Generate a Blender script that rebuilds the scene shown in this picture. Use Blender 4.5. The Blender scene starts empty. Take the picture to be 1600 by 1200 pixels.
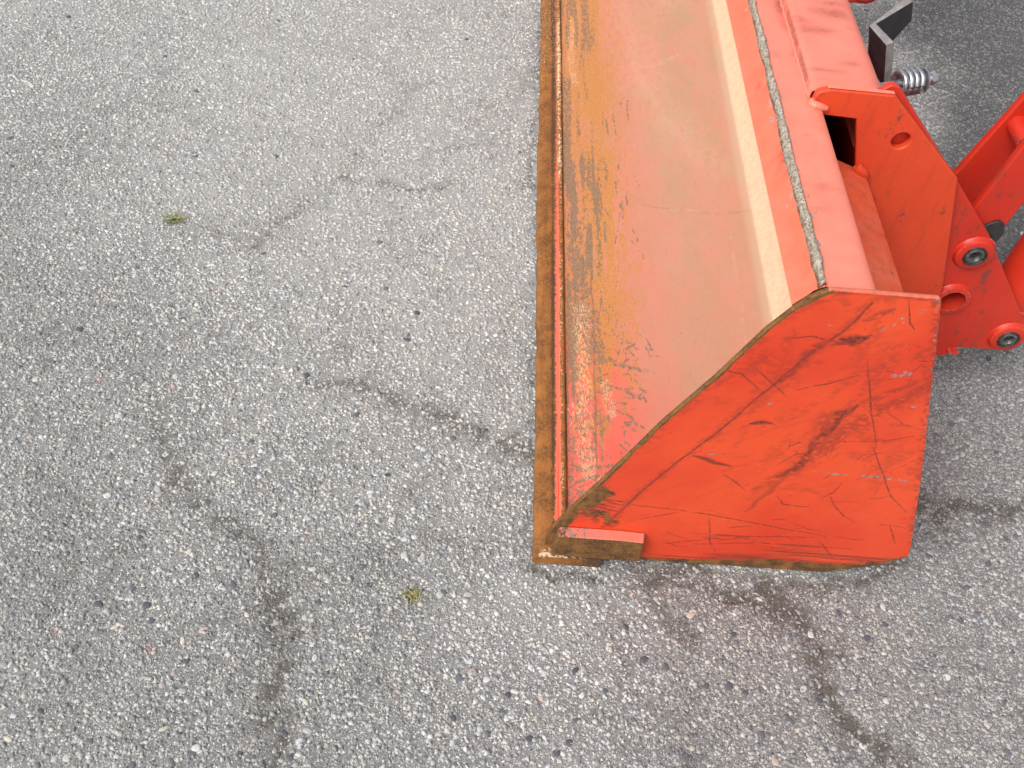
import bpy, bmesh, math, random
import numpy as np
from mathutils import Vector, Matrix

random.seed(7)
rng = np.random.default_rng(11)
sc = bpy.context.scene
col = sc.collection

# ------------------------------------------------------------------ camera
F_PX = 1500.0
CAM = np.array([-0.133, -0.8073, 1.400])
RW = np.array([[0.9962356756644082, 0.07610133633547563, 0.04150981981935034],
               [0.0319928344075492, -0.7678280257811808, 0.639856688150984],
               [0.08056635203390587, -0.6361200432567183, -0.7673723695097574]])
cd = bpy.data.cameras.new('camera')
cam = bpy.data.objects.new('camera', cd)
col.objects.link(cam)
cd.sensor_fit = 'HORIZONTAL'
cd.sensor_width = 36.0
cd.lens = 36.0 * F_PX / 1600.0
cd.clip_start = 0.05
cd.clip_end = 500
M = Matrix.Identity(4)
for i in range(3):
    M[i][0] = RW[i, 0]; M[i][1] = -RW[i, 1]; M[i][2] = -RW[i, 2]; M[i][3] = CAM[i]
cam.matrix_world = M
sc.camera = cam

# ------------------------------------------------------------------ sky, sun, exposure
SUN_EL, SUN_AZ = 47.0, 222.0          # azimuth: direction the light comes from, degrees from +X
world = bpy.data.worlds.new('World')
sc.world = world
world.use_nodes = True
wn = world.node_tree.nodes; wl = world.node_tree.links
wn.clear()
sky = wn.new('ShaderNodeTexSky'); sky.sky_type = 'NISHITA'; sky.sun_disc = False
sky.sun_elevation = math.radians(SUN_EL); sky.sun_rotation = math.radians(90 - SUN_AZ)
sky.air_density = 1.0; sky.dust_density = 4.0; sky.ozone_density = 1.0
hs = wn.new('ShaderNodeHueSaturation'); hs.inputs['Saturation'].default_value = 0.22
bg = wn.new('ShaderNodeBackground'); bg.inputs['Strength'].default_value = 0.145
wo = wn.new('ShaderNodeOutputWorld')
wl.new(sky.outputs[0], hs.inputs['Color']); wl.new(hs.outputs[0], bg.inputs[0]); wl.new(bg.outputs[0], wo.inputs[0])
sd = bpy.data.lights.new('sun', 'SUN')
sd.energy = 1.15; sd.angle = math.radians(24); sd.color = (1.0, 0.985, 0.96)
sun = bpy.data.objects.new('sun', sd); col.objects.link(sun)
sv = Vector((math.cos(math.radians(SUN_AZ)) * math.cos(math.radians(SUN_EL)),
             math.sin(math.radians(SUN_AZ)) * math.cos(math.radians(SUN_EL)),
             math.sin(math.radians(SUN_EL))))
sun.rotation_euler = sv.to_track_quat('Z', 'Y').to_euler()
sun.location = sv * 10
sc.view_settings.view_transform = 'Standard'
sc.view_settings.look = 'None'
sc.view_settings.gamma = 1.0
sc.view_settings.use_curve_mapping = False
sc.view_settings.exposure = 0.52
sc.render.engine = 'CYCLES'

# ------------------------------------------------------------------ measuring helpers
def at(p, axis, val):
    """world point where the sight line of photo pixel p meets the plane axis = val"""
    d = RW @ np.array([p[0] - 800.0, p[1] - 600.0, F_PX])
    t = (val - CAM[axis]) / d[axis]
    return CAM + t * d

def hash2(i, j, s):
    n = (i.astype(np.int64) * 374761393 + j.astype(np.int64) * 668265263 + s * 974634777) & 0xffffffff
    n = ((n ^ (n >> 13)) * 1274126177) & 0xffffffff
    n = n ^ (n >> 16)
    return (n & 0xffff) / 65535.0

def vnoise(x, y, s=0):
    xi = np.floor(x); yi = np.floor(y)
    fx = x - xi; fy = y - yi
    fx = fx * fx * (3 - 2 * fx); fy = fy * fy * (3 - 2 * fy)
    a = hash2(xi, yi, s); b = hash2(xi + 1, yi, s); c = hash2(xi, yi + 1, s); d = hash2(xi + 1, yi + 1, s)
    return (a * (1 - fx) + b * fx) * (1 - fy) + (c * (1 - fx) + d * fx) * fy

def fbm(x, y, s=0, o=4):
    v = 0; a = 0.5; t = 0
    for k in range(o):
        v = v + a * vnoise(x, y, s + k * 17); t += a
        x = x * 2.03 + 3.1; y = y * 2.03 + 1.7; a *= 0.5
    return v / t

def sst(a, b, x):
    t = np.clip((x - a) / (b - a), 0, 1)
    return t * t * (3 - 2 * t)

def polydist(x, y, pts):
    """distance to a polyline and position along it (0..1)"""
    best = np.full(x.shape, 1e9); par = np.zeros(x.shape)
    n = len(pts) - 1
    for k in range(n):
        ax, ay = pts[k]; bx, by = pts[k + 1]
        dx, dy = bx - ax, by - ay
        L2 = dx * dx + dy * dy + 1e-12
        t = np.clip(((x - ax) * dx + (y - ay) * dy) / L2, 0, 1)
        d = np.hypot(x - ax - t * dx, y - ay - t * dy)
        m = d < best
        best[m] = d[m]; par[m] = ((k + t) / n)[m]
    return best, par

# ------------------------------------------------------------------ node helpers
class NT:
    def __init__(self, name):
        self.m = bpy.data.materials.new(name); self.m.use_nodes = True
        self.t = self.m.node_tree; self.t.nodes.clear()
        self.out = self.t.nodes.new('ShaderNodeOutputMaterial')
        self.b = self.t.nodes.new('ShaderNodeBsdfPrincipled')
        self.t.links.new(self.b.outputs[0], self.out.inputs[0])
    def _in(self, sock, v):
        if isinstance(v, bpy.types.NodeSocket): self.t.links.new(v, sock)
        elif isinstance(v, (tuple, list)) and len(v) == 3 and sock.type == 'RGBA': sock.default_value = (*v, 1)
        else: sock.default_value = v
    def coord(self, kind='Object'):
        n = self.t.nodes.new('ShaderNodeTexCoord'); return n.outputs[kind]
    def geo(self, k='Position'):
        n = self.t.nodes.new('ShaderNodeNewGeometry'); return n.outputs[k]
    def mapping(self, v, scale=(1, 1, 1), rot=(0, 0, 0), loc=(0, 0, 0)):
        n = self.t.nodes.new('ShaderNodeMapping'); self._in(n.inputs[0], v)
        n.inputs['Scale'].default_value = scale; n.inputs['Rotation'].default_value = rot; n.inputs['Location'].default_value = loc
        return n.outputs[0]
    def noise(self, v, scale, detail=4, rough=0.55, dist=0.0, color=False):
        n = self.t.nodes.new('ShaderNodeTexNoise'); self._in(n.inputs['Vector'], v)
        n.inputs['Scale'].default_value = scale; n.inputs['Detail'].default_value = detail
        n.inputs['Roughness'].default_value = rough; n.inputs['Distortion'].default_value = dist
        return n.outputs['Color' if color else 0]
    def voronoi(self, v, scale, feature='F1', out='Distance', rand=1.0):
        n = self.t.nodes.new('ShaderNodeTexVoronoi'); n.feature = feature; self._in(n.inputs['Vector'], v)
        n.inputs['Scale'].default_value = scale; n.inputs['Randomness'].default_value = rand
        return n.outputs[out]
    def attr(self, name, out='Color'):
        n = self.t.nodes.new('ShaderNodeAttribute'); n.attribute_name = name; return n.outputs[out]
    def sep(self, c):
        n = self.t.nodes.new('ShaderNodeSeparateColor'); self._in(n.inputs[0], c); return n.outputs[0], n.outputs[1], n.outputs[2]
    def math(self, op, a, b=0.0, c=None, clamp=False):
        n = self.t.nodes.new('ShaderNodeMath'); n.operation = op; n.use_clamp = clamp
        self._in(n.inputs[0], a); self._in(n.inputs[1], b)
        if c is not None: self._in(n.inputs[2], c)
        return n.outputs[0]
    def ramp(self, v, lo, hi, a=0.0, b=1.0):
        n = self.t.nodes.new('ShaderNodeMapRange'); n.interpolation_type = 'SMOOTHSTEP'
        self._in(n.inputs[0], v)
        n.inputs[1].default_value = lo; n.inputs[2].default_value = hi; n.inputs[3].default_value = a; n.inputs[4].default_value = b
        return n.outputs[0]
    def mix(self, f, a, b, mode='MIX'):
        n = self.t.nodes.new('ShaderNodeMix'); n.data_type = 'RGBA'; n.blend_type = mode
        self._in(n.inputs[0], f); self._in(n.inputs[6], a); self._in(n.inputs[7], b)
        return n.outputs[2]
    def bump(self, h, strength, dist, normal=None):
        n = self.t.nodes.new('ShaderNodeBump'); n.inputs['Strength'].default_value = strength
        n.inputs['Distance'].default_value = dist; self._in(n.inputs['Height'], h)
        if normal is not None: self._in(n.inputs['Normal'], normal)
        return n.outputs[0]
    def set(self, **k):
        names = dict(color='Base Color', rough='Roughness', metal='Metallic', normal='Normal', spec='Specular IOR Level', coat='Coat Weight', coatr='Coat Roughness')
        for a, v in k.items(): self._in(self.b.inputs[names[a]], v)

# ------------------------------------------------------------------ mesh helpers
def mesh_obj(name, verts, faces, mat, parent=None, smooth=False, cut=None):
    me = bpy.data.meshes.new(name)
    me.from_pydata([tuple(map(float, v)) for v in verts], [], faces)
    me.update()
    return link(name, me, mat, parent, smooth, cut)

def link(name, me, mat, parent=None, smooth=False, cut=None):
    if isinstance(mat, (list, tuple)):
        for m in mat: me.materials.append(m)
    elif mat: me.materials.append(mat)
    o = bpy.data.objects.new(name, me); col.objects.link(o)
    if parent is not None:
        o.parent = parent
        o.matrix_parent_inverse = Matrix.Translation(parent.location).inverted()
    if smooth:
        if cut is None: me.shade_smooth()
        else:
            me.shade_smooth()
            bm = bmesh.new(); bm.from_mesh(me)
            for e in bm.edges:
                if len(e.link_faces) == 2 and e.calc_face_angle(0) > math.radians(cut): e.smooth = False
            bm.to_mesh(me); bm.free()
    return o

def empty(name, loc, label, cat, group=None):
    o = bpy.data.objects.new(name, None); col.objects.link(o)
    o.location = loc; o.empty_display_size = 0.1
    o['label'] = label; o['category'] = cat
    if group: o['group'] = group
    return o

def set_attr(me, name, arr):
    a = me.attributes.new(name, 'FLOAT_COLOR', 'POINT')
    a.data.foreach_set('color', np.ascontiguousarray(arr, dtype=np.float32).ravel())

def recalc(me):
    bm = bmesh.new(); bm.from_mesh(me)
    bmesh.ops.recalc_face_normals(bm, faces=bm.faces); bm.to_mesh(me); bm.free()

def bevelled(o, w, seg=2, angle=30):
    bm = bmesh.new(); bm.from_mesh(o.data)
    bmesh.ops.recalc_face_normals(bm, faces=bm.faces)
    es = [e for e in bm.edges if len(e.link_faces) == 2 and e.calc_face_angle(0) > math.radians(angle)]
    bmesh.ops.bevel(bm, geom=es, offset=w, segments=seg, profile=0.5, affect='EDGES')
    bm.to_mesh(o.data); bm.free()
    return o

def rounded_poly(pts, radii, n=6):
    """2D polygon with rounded corners"""
    out = []
    N = len(pts)
    for i in range(N):
        p0 = np.array(pts[i - 1], float); p = np.array(pts[i], float); p1 = np.array(pts[(i + 1) % N], float)
        r = radii[i] if isinstance(radii, (list, tuple)) else radii
        if r <= 0: out.append(tuple(p)); continue
        a = (p0 - p); la = np.linalg.norm(a); a /= la
        b = (p1 - p); lb = np.linalg.norm(b); b /= lb
        ang = math.acos(np.clip(a @ b, -1, 1))
        t = min(r / math.tan(ang / 2), 0.45 * la, 0.45 * lb)
        s = p + a * t; e = p + b * t
        for k in range(n + 1):
            u = k / n
            out.append(tuple((1 - u) ** 2 * s + 2 * u * (1 - u) * p + u * u * e))
    return out

def plate_xz(name, loops, y0, y1, mat, parent, bev=0.0015):
    """flat plate in the XZ plane from y0 (near face) to y1; loops[0] outline, rest holes"""
    cu = bpy.data.curves.new(name, 'CURVE'); cu.dimensions = '2D'; cu.fill_mode = 'BOTH'
    cu.extrude = abs(y1 - y0) / 2 - bev; cu.bevel_depth = bev; cu.bevel_resolution = 2; cu.offset = -bev
    for lp in loops:
        sp = cu.splines.new('POLY'); sp.points.add(len(lp) - 1); sp.use_cyclic_u = True
        for q, (x, z) in zip(sp.points, lp): q.co = (x, z, 0, 1)
    tmp = bpy.data.objects.new('tmp', cu); col.objects.link(tmp)
    dg = bpy.context.evaluated_depsgraph_get()
    me = bpy.data.meshes.new_from_object(tmp.evaluated_get(dg), depsgraph=dg)
    bpy.data.objects.remove(tmp); bpy.data.curves.remove(cu)
    me.materials.clear()
    # curve (x, y, z) -> world (x, mid - z, y)
    co = np.zeros(len(me.vertices) * 3, np.float32); me.vertices.foreach_get('co', co); co = co.reshape(-1, 3)
    new = np.stack([co[:, 0], (y0 + y1) / 2 - co[:, 2], co[:, 1]], 1)
    me.vertices.foreach_set('co', new.ravel()); me.update()
    me.name = name
    return link(name, me, mat, parent)

def extrude_y(name, prof, y0, y1, mat, parent, closed=False, caps=False, smooth=False, cut=35, ny=1, shear=0.0, wob=None):
    """profile of (x, z) points swept along Y"""
    n = len(prof); V = []; Fc = []
    for j in range(ny + 1):
        y = y0 + (y1 - y0) * j / ny
        for i, (x, z) in enumerate(prof):
            dx, dz = wob(i, y) if wob else (0, 0)
            V.append((x + shear * (y - y0) + dx, y, z + dz))
    for j in range(ny):
        for i in range(n if closed else n - 1):
            a = j * n + i; b = j * n + (i + 1) % n
            Fc.append((a, b, b + n, a + n))
    if caps:
        Fc.append(tuple(range(n))); Fc.append(tuple(range(ny * n + n - 1, ny * n - 1, -1)))
    o = mesh_obj(name, V, Fc, mat, parent)
    recalc(o.data)
    if smooth: 
        o.data.shade_smooth()
        bm = bmesh.new(); bm.from_mesh(o.data)
        for e in bm.edges:
            if len(e.link_faces) == 2 and e.calc_face_angle(0) > math.radians(cut): e.smooth = False
        bm.to_mesh(o.data); bm.free()
    return o

def sweep(name, pts, rad, mat, parent, n=12, closed_ends=True):
    """round bar along a list of points"""
    V = []; Fc = []
    P = [Vector(p) for p in pts]
    up = Vector((0.13, 0.2, 1)).normalized()
    for i, p in enumerate(P):
        t = (P[min(i + 1, len(P) - 1)] - P[max(i - 1, 0)]).normalized()
        a = t.cross(up)
        if a.length < 1e-3: a = t.cross(Vector((1, 0, 0)))
        a.normalize(); b = t.cross(a)
        r = rad[i] if isinstance(rad, (list, tuple)) else rad
        for k in range(n):
            th = 2 * math.pi * k / n
            V.append(p + (a * math.cos(th) + b * math.sin(th)) * r)
    for i in range(len(P) - 1):
        for k in range(n):
            a0 = i * n + k; a1 = i * n + (k + 1) % n
            Fc.append((a0, a1, a1 + n, a0 + n))
    if closed_ends:
        Fc.append(tuple(range(n))); Fc.append(tuple(range(len(V) - 1, len(V) - n - 1, -1)))
    o = mesh_obj(name, V, Fc, mat, parent)
    recalc(o.data); o.data.shade_smooth()
    bm = bmesh.new(); bm.from_mesh(o.data)
    for e in bm.edges:
        if len(e.link_faces) == 2 and e.calc_face_angle(0) > math.radians(50): e.smooth = False
    bm.to_mesh(o.data); bm.free()
    return o

def lathe_y(name, prof, cx, cz, mat, parent, n=40):
    """profile of (radius, y) turned about the Y axis through (cx, cz)"""
    V = []; Fc = []; m = len(prof)
    for k in range(n):
        th = 2 * math.pi * k / n
        for r, y in prof: V.append((cx + r * math.cos(th), y, cz + r * math.sin(th)))
    for k in range(n):
        for i in range(m - 1):
            a = k * m + i; b = ((k + 1) % n) * m + i
            Fc.append((a, b, b + 1, a + 1))
    o = mesh_obj(name, V, Fc, mat, parent)
    bm = bmesh.new(); bm.from_mesh(o.data)
    bmesh.ops.remove_doubles(bm, verts=bm.verts, dist=1e-5)
    bmesh.ops.recalc_face_normals(bm, faces=bm.faces)
    for f in bm.faces: f.smooth = True
    for e in bm.edges:
        if len(e.link_faces) == 2 and e.calc_face_angle(0) > math.radians(40): e.smooth = False
    bm.to_mesh(o.data); bm.free()
    return o

# ------------------------------------------------------------------ materials
def paint_material(name, sky_glare=0.0, edge=0.0, smear=0.0, base=(0.76, 0.078, 0.020), red=(0.66, 0.048, 0.015), rough=0.42, scratch=0.5, dirt=0.2, sdir=(0, 0, 0)):
    """worn orange machine paint; point colour 'wear': R rust, G dark scuff, B bare steel, A dust"""
    n = NT(name)
    p = n.geo()
    w = n.attr('wear'); r, g, b = n.sep(w); a = n.attr('wear', 'Alpha')
    big = n.noise(p, 5.0, 3); med = n.noise(p, 28.0, 5, 0.6); fine = n.noise(p, 240.0, 4, 0.6)
    c = n.mix(n.ramp(big, 0.35, 0.7), base, red)
    c = n.mix(n.ramp(med, 0.45, 0.8, 0, 0.35), c, red)
    # pink sky glare of upward faces, put into the base colour
    ch = n.math('MULTIPLY_ADD', n.ramp(med, 0.3, 0.7, -0.06, 0.06), 1.0 if sky_glare > 0 else 0.0, sky_glare, clamp=True)
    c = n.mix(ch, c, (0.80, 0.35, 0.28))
    # grime in the grain
    gr = n.ramp(n.noise(n.mapping(p, (1, 1, 1), sdir), 60.0, 6, 0.7), 0.56, 0.8, 0, dirt)
    c = n.mix(gr, c, (0.20, 0.045, 0.02))
    # hair scratches, two directions
    for rot, th in (((0.3, 0.9, 0.2), 0.69), ((0.1, -0.5, 1.0), 0.71)):
        s = n.noise(n.mapping(n.mapping(p, (1, 1, 1), (sdir[0] + rot[0], sdir[1] + rot[1], sdir[2] + rot[2])), (14, 420, 420)), 1.0, 3, 0.6)
        c = n.mix(n.ramp(s, th, th + 0.05, 0, scratch), c, (0.16, 0.05, 0.03))
    if smear > 0:
        sm1 = n.noise(n.mapping(n.mapping(p, (1, 1, 1), (0, 0.72, 0)), (9, 40, 60)), 1.0, 6, 0.72, 0.6)
        c = n.mix(n.ramp(sm1, 0.50, 0.72, 0, smear), c, (0.30, 0.035, 0.022))
        sm2 = n.noise(n.mapping(n.mapping(p, (1, 1, 1), (0, -0.10, 0)), (10, 90, 300)), 1.0, 5, 0.7)
        c = n.mix(n.ramp(sm2, 0.60, 0.72, 0, smear), c, (0.20, 0.05, 0.03))
        sk2 = n.voronoi(p, 95.0); skc, _, _ = n.sep(n.voronoi(p, 95.0, 'F1', 'Color'))
        c = n.mix(n.math('MULTIPLY', n.ramp(sk2, 0.06, 0.16, 1, 0), n.ramp(skc, 0.86, 0.90, 0, 0.8)), c, (0.10, 0.035, 0.03))
    if edge > 0:
        bv = n.t.nodes.new('ShaderNodeBevel'); bv.samples = 4; bv.inputs['Radius'].default_value = 0.0035
        vm = n.t.nodes.new('ShaderNodeVectorMath'); vm.operation = 'DOT_PRODUCT'
        n.t.links.new(bv.outputs[0], vm.inputs[0]); n.t.links.new(n.geo('Normal'), vm.inputs[1])
        ek = n.math('SUBTRACT', 1.0, vm.outputs['Value'])
        em = n.math('MULTIPLY', n.ramp(ek, 0.03, 0.16), n.ramp(n.noise(p, 75.0, 5, 0.7), 0.36, 0.60, 0.12, 1.0))
        c = n.mix(n.math('MULTIPLY', em, edge), c, n.mix(n.ramp(n.noise(p, 190.0, 3), 0.48, 0.56), (0.74, 0.33, 0.25), (0.16, 0.07, 0.05)))
        # rubbed dark patches
        sk = n.noise(n.mapping(p, (1.0, 1.0, 0.6)), 26.0, 6, 0.75)
        c = n.mix(n.ramp(sk, 0.59, 0.67, 0, 0.75), c, (0.12, 0.05, 0.04))
        stv = n.noise(n.mapping(p, (55, 55, 7)), 1.0, 5, 0.7)
        c = n.mix(n.ramp(stv, 0.48, 0.74, 0, 0.5), c, (0.34, 0.045, 0.022))
        gk_ = n.noise(p, 210.0, 5, 0.75)
        c = n.mix(n.ramp(gk_, 0.60, 0.72, 0, 0.45), c, (0.22, 0.05, 0.035))
    # dust
    du = n.math('MULTIPLY', a, n.ramp(n.noise(p, 90.0, 5, 0.65), 0.2, 0.75, 0.75, 1.1), clamp=True)
    c = n.mix(du, c, (0.66, 0.47, 0.33))
    # bare steel: ragged edges
    bb = n.math('ADD', b, n.ramp(n.noise(n.mapping(p, (1.0, 0.45, 1.0)), 150.0, 6, 0.72), 0.2, 0.8, -0.42, 0.42))
    bm_ = n.ramp(bb, 0.44, 0.56)
    c = n.mix(bm_, c, n.mix(n.ramp(fine, 0.3, 0.7), (0.20, 0.165, 0.145), (0.36, 0.31, 0.275)))
    # scuffs
    gg = n.math('MULTIPLY', g, n.ramp(n.noise(p, 130.0, 6, 0.75), 0.25, 0.65, 0.35, 1.0), clamp=True)
    c = n.mix(gg, c, (0.055, 0.018, 0.016))
    # rust
    rr = n.math('ADD', r, n.ramp(n.noise(p, 120.0, 6, 0.7), 0.2, 0.8, -0.4, 0.4))
    rm = n.ramp(rr, 0.42, 0.6)
    rc = n.mix(n.ramp(n.noise(p, 45.0, 6, 0.7), 0.35, 0.7), (0.075, 0.035, 0.014), (0.27, 0.115, 0.025))
    c = n.mix(rm, c, rc)
    n.set(color=c)
    ro = n.math('ADD', n.ramp(med, 0.3, 0.7, rough - 0.06, rough + 0.08), n.math('MULTIPLY', n.math('MAXIMUM', n.math('MAXIMUM', rm, du), ch), 0.35), clamp=True)
    n.set(rough=ro, spec=0.45)
    h = n.math('ADD', n.math('MULTIPLY', fine, 0.5), n.math('MULTIPLY', n.math('ADD', n.math('ADD', rm, bm_), gg), -0.6))
    n.set(normal=n.bump(h, 0.25, 0.0012, n.bump(big, 0.12, 0.01)))
    return n.m

M_plate = paint_material('worn_orange_paint', smear=0.22, scratch=0.35, dirt=0.28)
M_paint = paint_material('orange_paint', edge=0.9, base=(0.68, 0.066, 0.017), red=(0.60, 0.044, 0.013), scratch=0.3, dirt=0.40)
M_red = paint_material('red_orange_paint', edge=0.8, base=(0.60, 0.038, 0.016), red=(0.54, 0.024, 0.01), scratch=0.3, dirt=0.4)
M_top = paint_material('sky_lit_orange_paint', sky_glare=0.40, base=(0.80, 0.10, 0.035), red=(0.78, 0.12, 0.06), scratch=0.2, dirt=0.10, rough=0.4)  # paler copy of the orange paint, sky glare on top faces painted in
M_flange = paint_material('sky_lit_flange_paint', sky_glare=0.14, edge=0.7, base=(0.80, 0.11, 0.025), red=(0.74, 0.08, 0.02), scratch=0.2, dirt=0.2)  # lighter orange: the light on this upward-facing strip is painted in
M_lip = paint_material('sky_lit_lip_paint', sky_glare=0.12, base=(0.82, 0.10, 0.035), red=(0.80, 0.11, 0.05), scratch=0.5, dirt=0.12, sdir=(0.4, 0.3, 0.5))  # a little sky glare painted into the sloping lip face

def rust_material(name, dark=(0.090, 0.040, 0.015), light=(0.31, 0.125, 0.030), pale=0.15, use_attr=False):
    n = NT(name); p = n.geo()
    a = n.noise(p, 30.0, 6, 0.7); b = n.noise(p, 210.0, 5, 0.7); d = n.noise(n.mapping(p, (60, 4, 60)), 1.0, 4)
    c = n.mix(n.ramp(a, 0.3, 0.7), dark, light)
    c = n.mix(n.ramp(b, 0.35, 0.75, 0, 0.8), c, (light[0] * 1.25, light[1] * 1.15, light[2] * 1.1))
    c = n.mix(n.ramp(d, 0.5, 0.8, 0, 0.5), c, dark)
    if use_attr:
        r, g, bl = n.sep(n.attr('wear'))
        c = n.mix(n.ramp(n.math('ADD', g, n.ramp(b, 0.2, 0.8, -0.35, 0.35)), 0.4, 0.65), c, (0.085, 0.045, 0.026))
        c = n.mix(n.ramp(n.math('ADD', bl, n.ramp(n.noise(p, 160.0, 6, 0.75), 0.25, 0.75, -0.45, 0.45)), 0.42, 0.6), c, (0.66, 0.47, 0.30))
        c = n.mix(n.ramp(n.math('ADD', r, n.ramp(n.noise(p, 140.0, 6, 0.75), 0.2, 0.8, -0.4, 0.4)), 0.42, 0.55), c, (0.74, 0.15, 0.09))
    c = n.mix(n.ramp(n.noise(p, 330.0, 3), 0.62, 0.75, 0, pale), c, (0.5, 0.36, 0.22))
    n.set(color=c, rough=0.82, spec=0.3, normal=n.bump(b, 0.6, 0.0015))
    return n.m

M_rust = rust_material('rusty_steel', use_attr=True)
M_rustedge = rust_material('rusty_edge', dark=(0.040, 0.020, 0.009), light=(0.22, 0.105, 0.030))

def worn_metal(name):
    n = NT(name); p = n.geo()
    a = n.noise(p, 60.0, 6, 0.7); b = n.noise(p, 260.0, 5, 0.75)
    c = n.mix(n.ramp(a, 0.3, 0.75), (0.38, 0.31, 0.22), (0.66, 0.60, 0.50))
    c = n.mix(n.ramp(b, 0.47, 0.60, 0, 0.95), c, (0.19, 0.115, 0.06))
    c = n.mix(n.ramp(n.noise(p, 400.0, 3, 0.6), 0.56, 0.66, 0, 0.8), c, (0.8, 0.79, 0.75))
    er, _, _ = n.sep(n.attr('rim'))
    c = n.mix(n.ramp(n.math('ADD', er, n.ramp(a, 0.25, 0.75, -0.3, 0.3)), 0.55, 0.9, 0, 0.92), c, (0.15, 0.085, 0.04))
    n.set(color=c, rough=n.ramp(b, 0.3, 0.7, 0.35, 0.65), metal=0.35, normal=n.bump(n.math('ADD', a, b), 0.8, 0.003))
    return n.m
M_worn = worn_metal('worn_bare_edge')

def simple(name, color, rough=0.5, metal=0.0, var=0.25, scale=40, bump=0.2):
    n = NT(name); p = n.geo()
    a = n.noise(p, scale, 6, 0.65)
    c = n.mix(n.ramp(a, 0.3, 0.72), tuple(x * (1 - var) for x in color), tuple(min(1, x * (1 + var)) for x in color))
    n.set(color=c, rough=n.ramp(a, 0.3, 0.7, rough - 0.08, rough + 0.1), metal=metal, normal=n.bump(n.noise(p, scale * 6, 4), bump, 0.001))
    return n.m
M_black = simple('black_oxide_steel', (0.028, 0.024, 0.030), 0.5, 0.0, 0.35)
M_cutsteel = simple('sawn_steel_edge', (0.34, 0.31, 0.29), 0.5, 0.3, 0.3, 60)
M_zinc = simple('zinc_plated_steel', (0.50, 0.52, 0.54), 0.34, 0.9, 0.25, 60, 0.1)
M_brass = simple('yellow_zinc', (0.62, 0.56, 0.40), 0.3, 0.9, 0.15, 60, 0.1)
M_grease = simple('greasy_black_steel', (0.03, 0.028, 0.026), 0.4, 0.0, 0.5, 90, 0.5)
M_pin = simple('dull_pin_steel', (0.15, 0.155, 0.14), 0.42, 0.6, 0.4, 120, 0.4)

def asphalt_material():
    n = NT('weathered_asphalt'); p = n.geo()
    g = n.attr('ground'); crack, patch, tone = n.sep(g)
    v1c = n.voronoi(p, 330.0, 'F1', 'Color'); v1 = n.voronoi(p, 330.0)
    r1, r2, r3 = n.sep(v1c)
    v2c = n.voronoi(p, 170.0, 'F1', 'Color'); v2 = n.voronoi(p, 170.0)
    q1, q2, q3 = n.sep(v2c)
    fine = n.noise(p, 520.0, 4, 0.75); mid = n.noise(p, 55.0, 5, 0.65); big = n.noise(p, 6.0, 4, 0.6)
    c = n.mix(n.ramp(fine, 0.25, 0.75), (0.058, 0.056, 0.055), (0.28, 0.273, 0.262))
    c = n.mix(n.ramp(mid, 0.35, 0.75, 0, 0.5), c, (0.245, 0.242, 0.235))
    # small grains
    gcol = n.mix(n.ramp(r1, 0.2, 0.9), (0.17, 0.165, 0.165), (0.50, 0.485, 0.455))
    gm = n.math('MULTIPLY', n.ramp(v1, 0.35, 0.5, 1, 0), n.ramp(r2, 0.25, 0.35))
    c = n.mix(gm, c, gcol)
    gcol2 = n.mix(n.ramp(q1, 0.15, 0.95), (0.12, 0.12, 0.13), (0.54, 0.52, 0.48))
    gm2 = n.math('MULTIPLY', n.ramp(v2, 0.3, 0.42, 1, 0), n.ramp(q2, 0.45, 0.5))
    c = n.mix(gm2, c, gcol2)
    # worn, dusty film: paler where tone is high
    c = n.mix(n.ramp(n.math('ADD', tone, n.ramp(big, 0.3, 0.7, -0.15, 0.15)), 0.0, 1.0, 0.02, 0.50), c, (0.45, 0.44, 0.42))
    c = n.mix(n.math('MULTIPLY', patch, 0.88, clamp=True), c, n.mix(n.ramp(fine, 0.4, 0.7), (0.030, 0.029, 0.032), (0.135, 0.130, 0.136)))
    # silt in the cracks; also darkens the contact lines along the bucket
    cs = n.ramp(n.math('ADD', crack, n.ramp(n.noise(p, 190.0, 5, 0.75), 0.28, 0.72, -0.34, 0.34)), 0.10, 1.05, 0, 0.85)
    sp = n.voronoi(p, 620.0); spc, _, _ = n.sep(n.voronoi(p, 620.0, 'F1', 'Color'))
    c = n.mix(n.math('MULTIPLY', n.ramp(sp, 0.25, 0.42, 1, 0), n.ramp(spc, 0.78, 0.82, 0, 0.8)), c, (0.62, 0.61, 0.59))
    c = n.mix(cs, c, n.mix(n.ramp(fine, 0.3, 0.7), (0.035, 0.029, 0.023), (0.12, 0.10, 0.080)))
    h = n.math('ADD', n.math('MULTIPLY', n.ramp(v1, 0.0, 0.6, 1, 0), 0.5), n.math('MULTIPLY', n.ramp(v2, 0.0, 0.5, 1, 0), gm2))
    h = n.math('ADD', h, n.math('MULTIPLY', fine, 0.5))
    n.set(color=c, rough=0.85, spec=0.35, normal=n.bump(h, 0.7, 0.0016))
    return n.m
M_asphalt = asphalt_material()

def stone_material():
    n = NT('aggregate_stone'); p = n.geo()
    c = n.attr('stone'); f = n.noise(p, 420.0, 4, 0.65)
    c = n.mix(n.ramp(f, 0.3, 0.75, 0.0, 0.35), c, (0.20, 0.19, 0.18))
    n.set(color=c, rough=0.62, spec=0.45)
    return n.m
M_stone = stone_material()

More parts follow.
